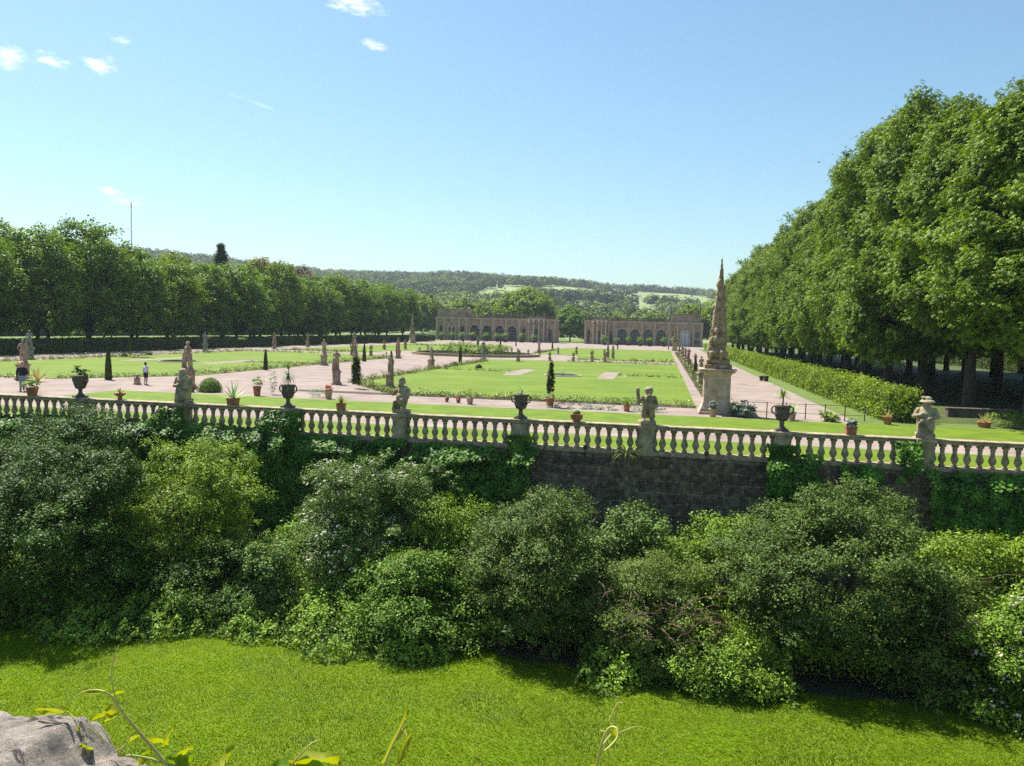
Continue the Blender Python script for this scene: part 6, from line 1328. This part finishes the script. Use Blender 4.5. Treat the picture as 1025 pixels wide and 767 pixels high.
# ------------------------------------------------------------------ moat lawn
fx = np.linspace(-32, 16, 40)
fr_ = [(float(a), float(21.9 + 0.3 * math.sin(a * 0.9) + 0.2 * math.sin(a * 2.3 + 1) - (1.5 if a < -15.5 else 0) - 0.2 * max(0, min(1, (a - 3) / 8)))) for a in fx]
sheet('moat_lawn', [(-60, 1.9), (40, 1.9), (40, 20.9), (16.2, 21.2)] + fr_[::-1] + [(-32.2, 22), (-60, 22.5)], ZM + 0.04, MAT['moatgrass'], 0.06)
def grass():
    rng = np.random.default_rng(90); n = 430000; y = rng.uniform(13.0, 22.8, n); x = rng.uniform(-1.05, 0.62, n) * (y + 3.0) + 0.0; fr = np.interp(x, [a for a, b in fr_], [b for a, b in fr_]); ok = (y < fr + rng.normal(0.05, 0.12, n)); x, y = x[ok], y[ok]; n = len(x)
    nz = np.array([mnoise.noise(Vector((a * 0.45, b * 0.45, 5))) + 0.5 * mnoise.noise(Vector((a * 2.2, b * 2.2, 8))) for a, b in zip(x, y)]); h = rng.uniform(0.042, 0.085, n) * (1.0 + 0.22 * nz) * (1 + 0.5 * (y > np.interp(x, [a for a, b in fr_], [b for a, b in fr_]) - 0.4)); a = rng.uniform(0, 6.283, n); w = rng.uniform(0.005, 0.011, n); lean = (rng.normal(0, 0.32, (n, 2)) + np.stack([0.35 + 0.9 * nz, -0.45 - 0.7 * nz], 1)) * h[:, None]
    b0 = np.stack([x - w * np.cos(a), y - w * np.sin(a), np.full(n, ZM + 0.035)], 1); b1 = np.stack([x + w * np.cos(a), y + w * np.sin(a), np.full(n, ZM + 0.035)], 1); t = np.stack([x + lean[:, 0], y + lean[:, 1], ZM + 0.035 + h], 1)
    V = np.stack([b0, b1, t], 1).reshape(-1, 3); o = link('grass_blades', np_mesh('grass_blades', V, np.arange(3 * n).reshape(n, 3), MAT['blade'], np.repeat(np.clip(0.52 + nz * 0.75 - 0.18 * np.clip((x + 6) / 10, -1, 1) + rng.normal(0, 0.08, n), 0, 1), 3))); tag(o, 'short bright green grass of the moat lawn', 'grass', None, 'stuff')
grass()
def weeds():
    rng = np.random.default_rng(95); c = rng.uniform([-22, 14.0], [11, 22.3], (110, 2)); k = rng.integers(20, 150, 110); ci = np.repeat(np.arange(110), k); p = c[ci] + rng.normal(0, 0.28, (len(ci), 2)) * rng.uniform(0.4, 1.6, 110)[ci][:, None]
    fr = np.interp(p[:, 0], [a for a, b in fr_], [b for a, b in fr_]); p = p[p[:, 1] < fr + 0.2]; n = len(p); P = np.stack([p[:, 0], p[:, 1], ZM + 0.05 + rng.uniform(0, 0.035, n)], 1)
    V, Q = leaf_arrays(P, unit(np.tile([0, 0, 1.0], (n, 1)) + rng.normal(0, 0.3, (n, 3))), 0.036, 0.032, rng); o = link('lawn_weeds', np_mesh('lawn_weeds', V, Q, MAT['clover'], np.repeat(rng.random(n), 4))); tag(o, 'patches of clover and low weeds in the moat lawn', 'weeds', None, 'stuff')
weeds()

# ------------------------------------------------------------------ vine shoots on the parapet
def vleaf(m, p, d, L, W, curl=0.5, roll=0.0):
    """one soft lobed leaf from p along d, folded along its rib"""
    p = Vector(p); d = Vector(d).normalized(); s = d.cross(Vector((0, 0, 1)))
    s = s.normalized() if s.length > 0.01 else Vector((1, 0, 0)); u = s.cross(d); s, u = s * math.cos(roll) + u * math.sin(roll), u * math.cos(roll) - s * math.sin(roll)
    prof = [0.05, 0.55, 0.95, 0.72, 0.86, 0.45, 0.03]; k = len(prof); vs = []
    for i, w in enumerate(prof):
        f = i / (k - 1); c = p + d * L * f - u * curl * L * f * f * 0.5
        for q in (-1, -0.5, 0, 0.5, 1): vs.append(c + s * W * w * q * 0.5 + u * W * (abs(q) ** 1.5 * 0.28 + 0.06 * math.sin(i * 2 + q * 3)))
    m.add(vs, [(i * 5 + j, i * 5 + j + 1, i * 5 + j + 6, i * 5 + j + 5) for i in range(k - 1) for j in range(4)], True)
def ip(px, py, D=2.0):
    """a point on the near parapet, D metres in front of the viewer (used once to lay the stems out)"""
    q = fw + rt2 * ((px - 512.5) / 780.0) - up2 * ((py - 383.5) / 780.0); return Vector((0, 0, CAM_Z)) + q * D
def vine(label, stems, leaves, D=2.0, green=(), seed=1):
    root = empty('grape_vine_shoot', ip(*stems[0][0][0], D), 0, label, 'vine'); o0 = root.location; rng = random.Random(seed)
    for i, (pts, r) in enumerate(stems):
        P = [ip(a, b, D + 0.012 * k * (1 if i % 2 else -1)) - o0 for k, (a, b) in enumerate(pts)]
        if len(P) > 2:                                    # smooth the line
            for _ in range(2):
                Qn = [P[0]]
                for a, b in zip(P[:-1], P[1:]): Qn += [a.lerp(b, 0.25), a.lerp(b, 0.75)]
                P = Qn + [P[-1]]
        m = MB(); m.tube(P, [r * (1 - 0.55 * k / (len(P) - 1)) for k in range(len(P))], 7); m.build('stem' if r > 0.0024 else 'tendril', MAT['vinestem'], root)
    for a, b, c, L, W, cu, ro in leaves:
        m = MB(); P0 = ip(*a, D) - o0; vleaf(m, P0, (ip(*b, D + c) - o0) - P0, L * 1.08, W * 1.25, cu, ro); m.build('leaf', MAT['vinegreen'] if (a in green) else MAT['vine'], root)
    return root
vine('arching yellow-green vine shoot with folded orange-tinged leaves above the stone block', [
    ([(196, 800), (172, 772), (150, 745), (131, 724), (119, 708), (112, 697), (104, 692)], 0.0052), ([(104, 692), (92, 690), (78, 695), (69, 705)], 0.0026), ([(119, 708), (113, 690), (111, 672), (115, 655), (119, 646)], 0.0022), ([(112, 668), (117, 660), (121, 662)], 0.0012), ([(114, 660), (120, 655)], 0.0012),
    ([(92, 772), (91, 752), (86, 738), (78, 722), (69, 714)], 0.0034), ([(70, 715), (60, 709), (45, 702)], 0.0014), ([(88, 728), (104, 742), (122, 752), (134, 756)], 0.0018), ([(118, 756), (128, 744), (133, 728)], 0.0022), ([(116, 752), (126, 746), (130, 738)], 0.0016), ([(200, 775), (160, 762), (135, 756), (118, 757)], 0.0042)],
    [((119, 716), (97, 706), 0.05, 0.062, 0.034, 0.3, 0.5), ((118, 717), (94, 718), -0.03, 0.058, 0.030, 0.2, -0.6), ((116, 716), (104, 720), -0.05, 0.045, 0.024, 0.5, 0.2), ((71, 713), (30, 715), 0.03, 0.100, 0.024, 0.1, 0.4), ((66, 714), (40, 709), -0.02, 0.07, 0.018, 0.2, -0.4), ((80, 728), (77, 746), 0.02, 0.052, 0.022, 0.3, 0.6), ((104, 693), (82, 692), 0.02, 0.06, 0.013, 0.2, 0.8), ((146, 742), (165, 744), 0.03, 0.055, 0.030, 0.1, 0.3), ((164, 748), (175, 722), 0.02, 0.052, 0.016, 0.2, 0.5), ((152, 752), (140, 757), 0.02, 0.04, 0.03, 0.2, 0.2), ((166, 766), (190, 760), 0.03, 0.062, 0.05, 0.2, 0.2), ((185, 770), (170, 755), -0.03, 0.05, 0.04, 0.2, 0.9), ((128, 744), (140, 735), 0.03, 0.035, 0.022, 0.3, 0.4), ((91, 752), (80, 744), -0.03, 0.04, 0.022, 0.3, 0.2), ((112, 697), (122, 692), 0.02, 0.03, 0.016, 0.4, 0.5), ((150, 760), (136, 766), 0.04, 0.05, 0.035, 0.3, 0.7), ((178, 760), (196, 745), 0.0, 0.05, 0.028, 0.2, 0.3)],
    2.0, green=((152, 752), (166, 766), (185, 770)), seed=2)
vine('vine shoot with a broad green leaf at the bottom edge, right of the stone block', [([(300, 815), (292, 785), (290, 768), (299, 757), (312, 744), (319, 741)], 0.0038), ([(296, 760), (306, 750), (313, 742)], 0.002), ([(230, 800), (224, 778), (226, 760)], 0.003)],
     [((290, 768), (322, 758), 0.02, 0.115, 0.055, 0.5, 0.2), ((291, 770), (332, 772), -0.04, 0.10, 0.05, 0.4, -0.3), ((292, 770), (272, 768), 0.02, 0.06, 0.045, 0.3, 0.2), ((224, 770), (229, 757), 0.02, 0.055, 0.035, 0.2, 0.7), ((224, 772), (205, 768), 0.02, 0.06, 0.03, 0.2, 0.2)], 2.0, green=((291, 770), (292, 770)), seed=3)
vine('yellow vine shoot with one closed leaf, left of the middle at the bottom edge', [([(372, 812), (380, 778), (391, 750), (402, 728), (406, 720)], 0.004), ([(396, 775), (402, 758), (408, 744), (407, 734), (402, 730)], 0.0028)], [((384, 765), (406, 719), 0.02, 0.135, 0.022, 0.0, 0.4), ((399, 765), (410, 740), 0.02, 0.075, 0.02, 0.1, -0.5), ((398, 742), (405, 729), 0.02, 0.04, 0.018, 0.3, 1.0)], 2.0, seed=4)
vine('knotted yellow vine tip with splayed tendrils, right of the middle at the bottom edge', [([(588, 812), (594, 782), (599, 757), (603, 742), (607, 732), (612, 727), (618, 729), (619, 738), (612, 746), (605, 752)], 0.0044), ([(600, 752), (606, 742), (612, 735)], 0.0034), ([(613, 728), (616, 716), (618, 703), (624, 704)], 0.0018), ([(609, 722), (614, 712), (618, 703)], 0.0016), ([(618, 735), (628, 730), (638, 727)], 0.002), ([(606, 733), (601, 731)], 0.0018)], [((613, 728), (619, 740), 0.02, 0.04, 0.018, 0.3, 0.5), ((596, 765), (594, 772), 0.02, 0.02, 0.016, 0.2, 0.2)], 2.0, seed=5)
vine('tiny pale vine tip barely rising over the bottom edge', [([(492, 812), (486, 785), (481, 765)], 0.003), ([(492, 800), (498, 778), (502, 768)], 0.0024)], [((484, 772), (479, 763), 0.01, 0.04, 0.014, 0.2, 0.4)], 2.0, seed=6)

# ------------------------------------------------------------------ summer haze over the valley
HAZE = 0.00014
if HAZE:
    hz, hn, hl = new_mat('summer haze'); ho = N(hn, 'ShaderNodeOutputMaterial'); hv = N(hn, 'ShaderNodeVolumePrincipled', Density=HAZE); hv.inputs['Color'].default_value = (0.80, 0.90, 1.0, 1); hv.inputs['Anisotropy'].default_value = 0.2; hz.cycles.volume_sampling = 'DISTANCE'
    hl.new(hv.outputs[0], ho.inputs['Volume'])
    o = MB().box(-2010, 1310, -40, 1960, -7, 172).build('haze', hz); o['kind'] = 'stuff'
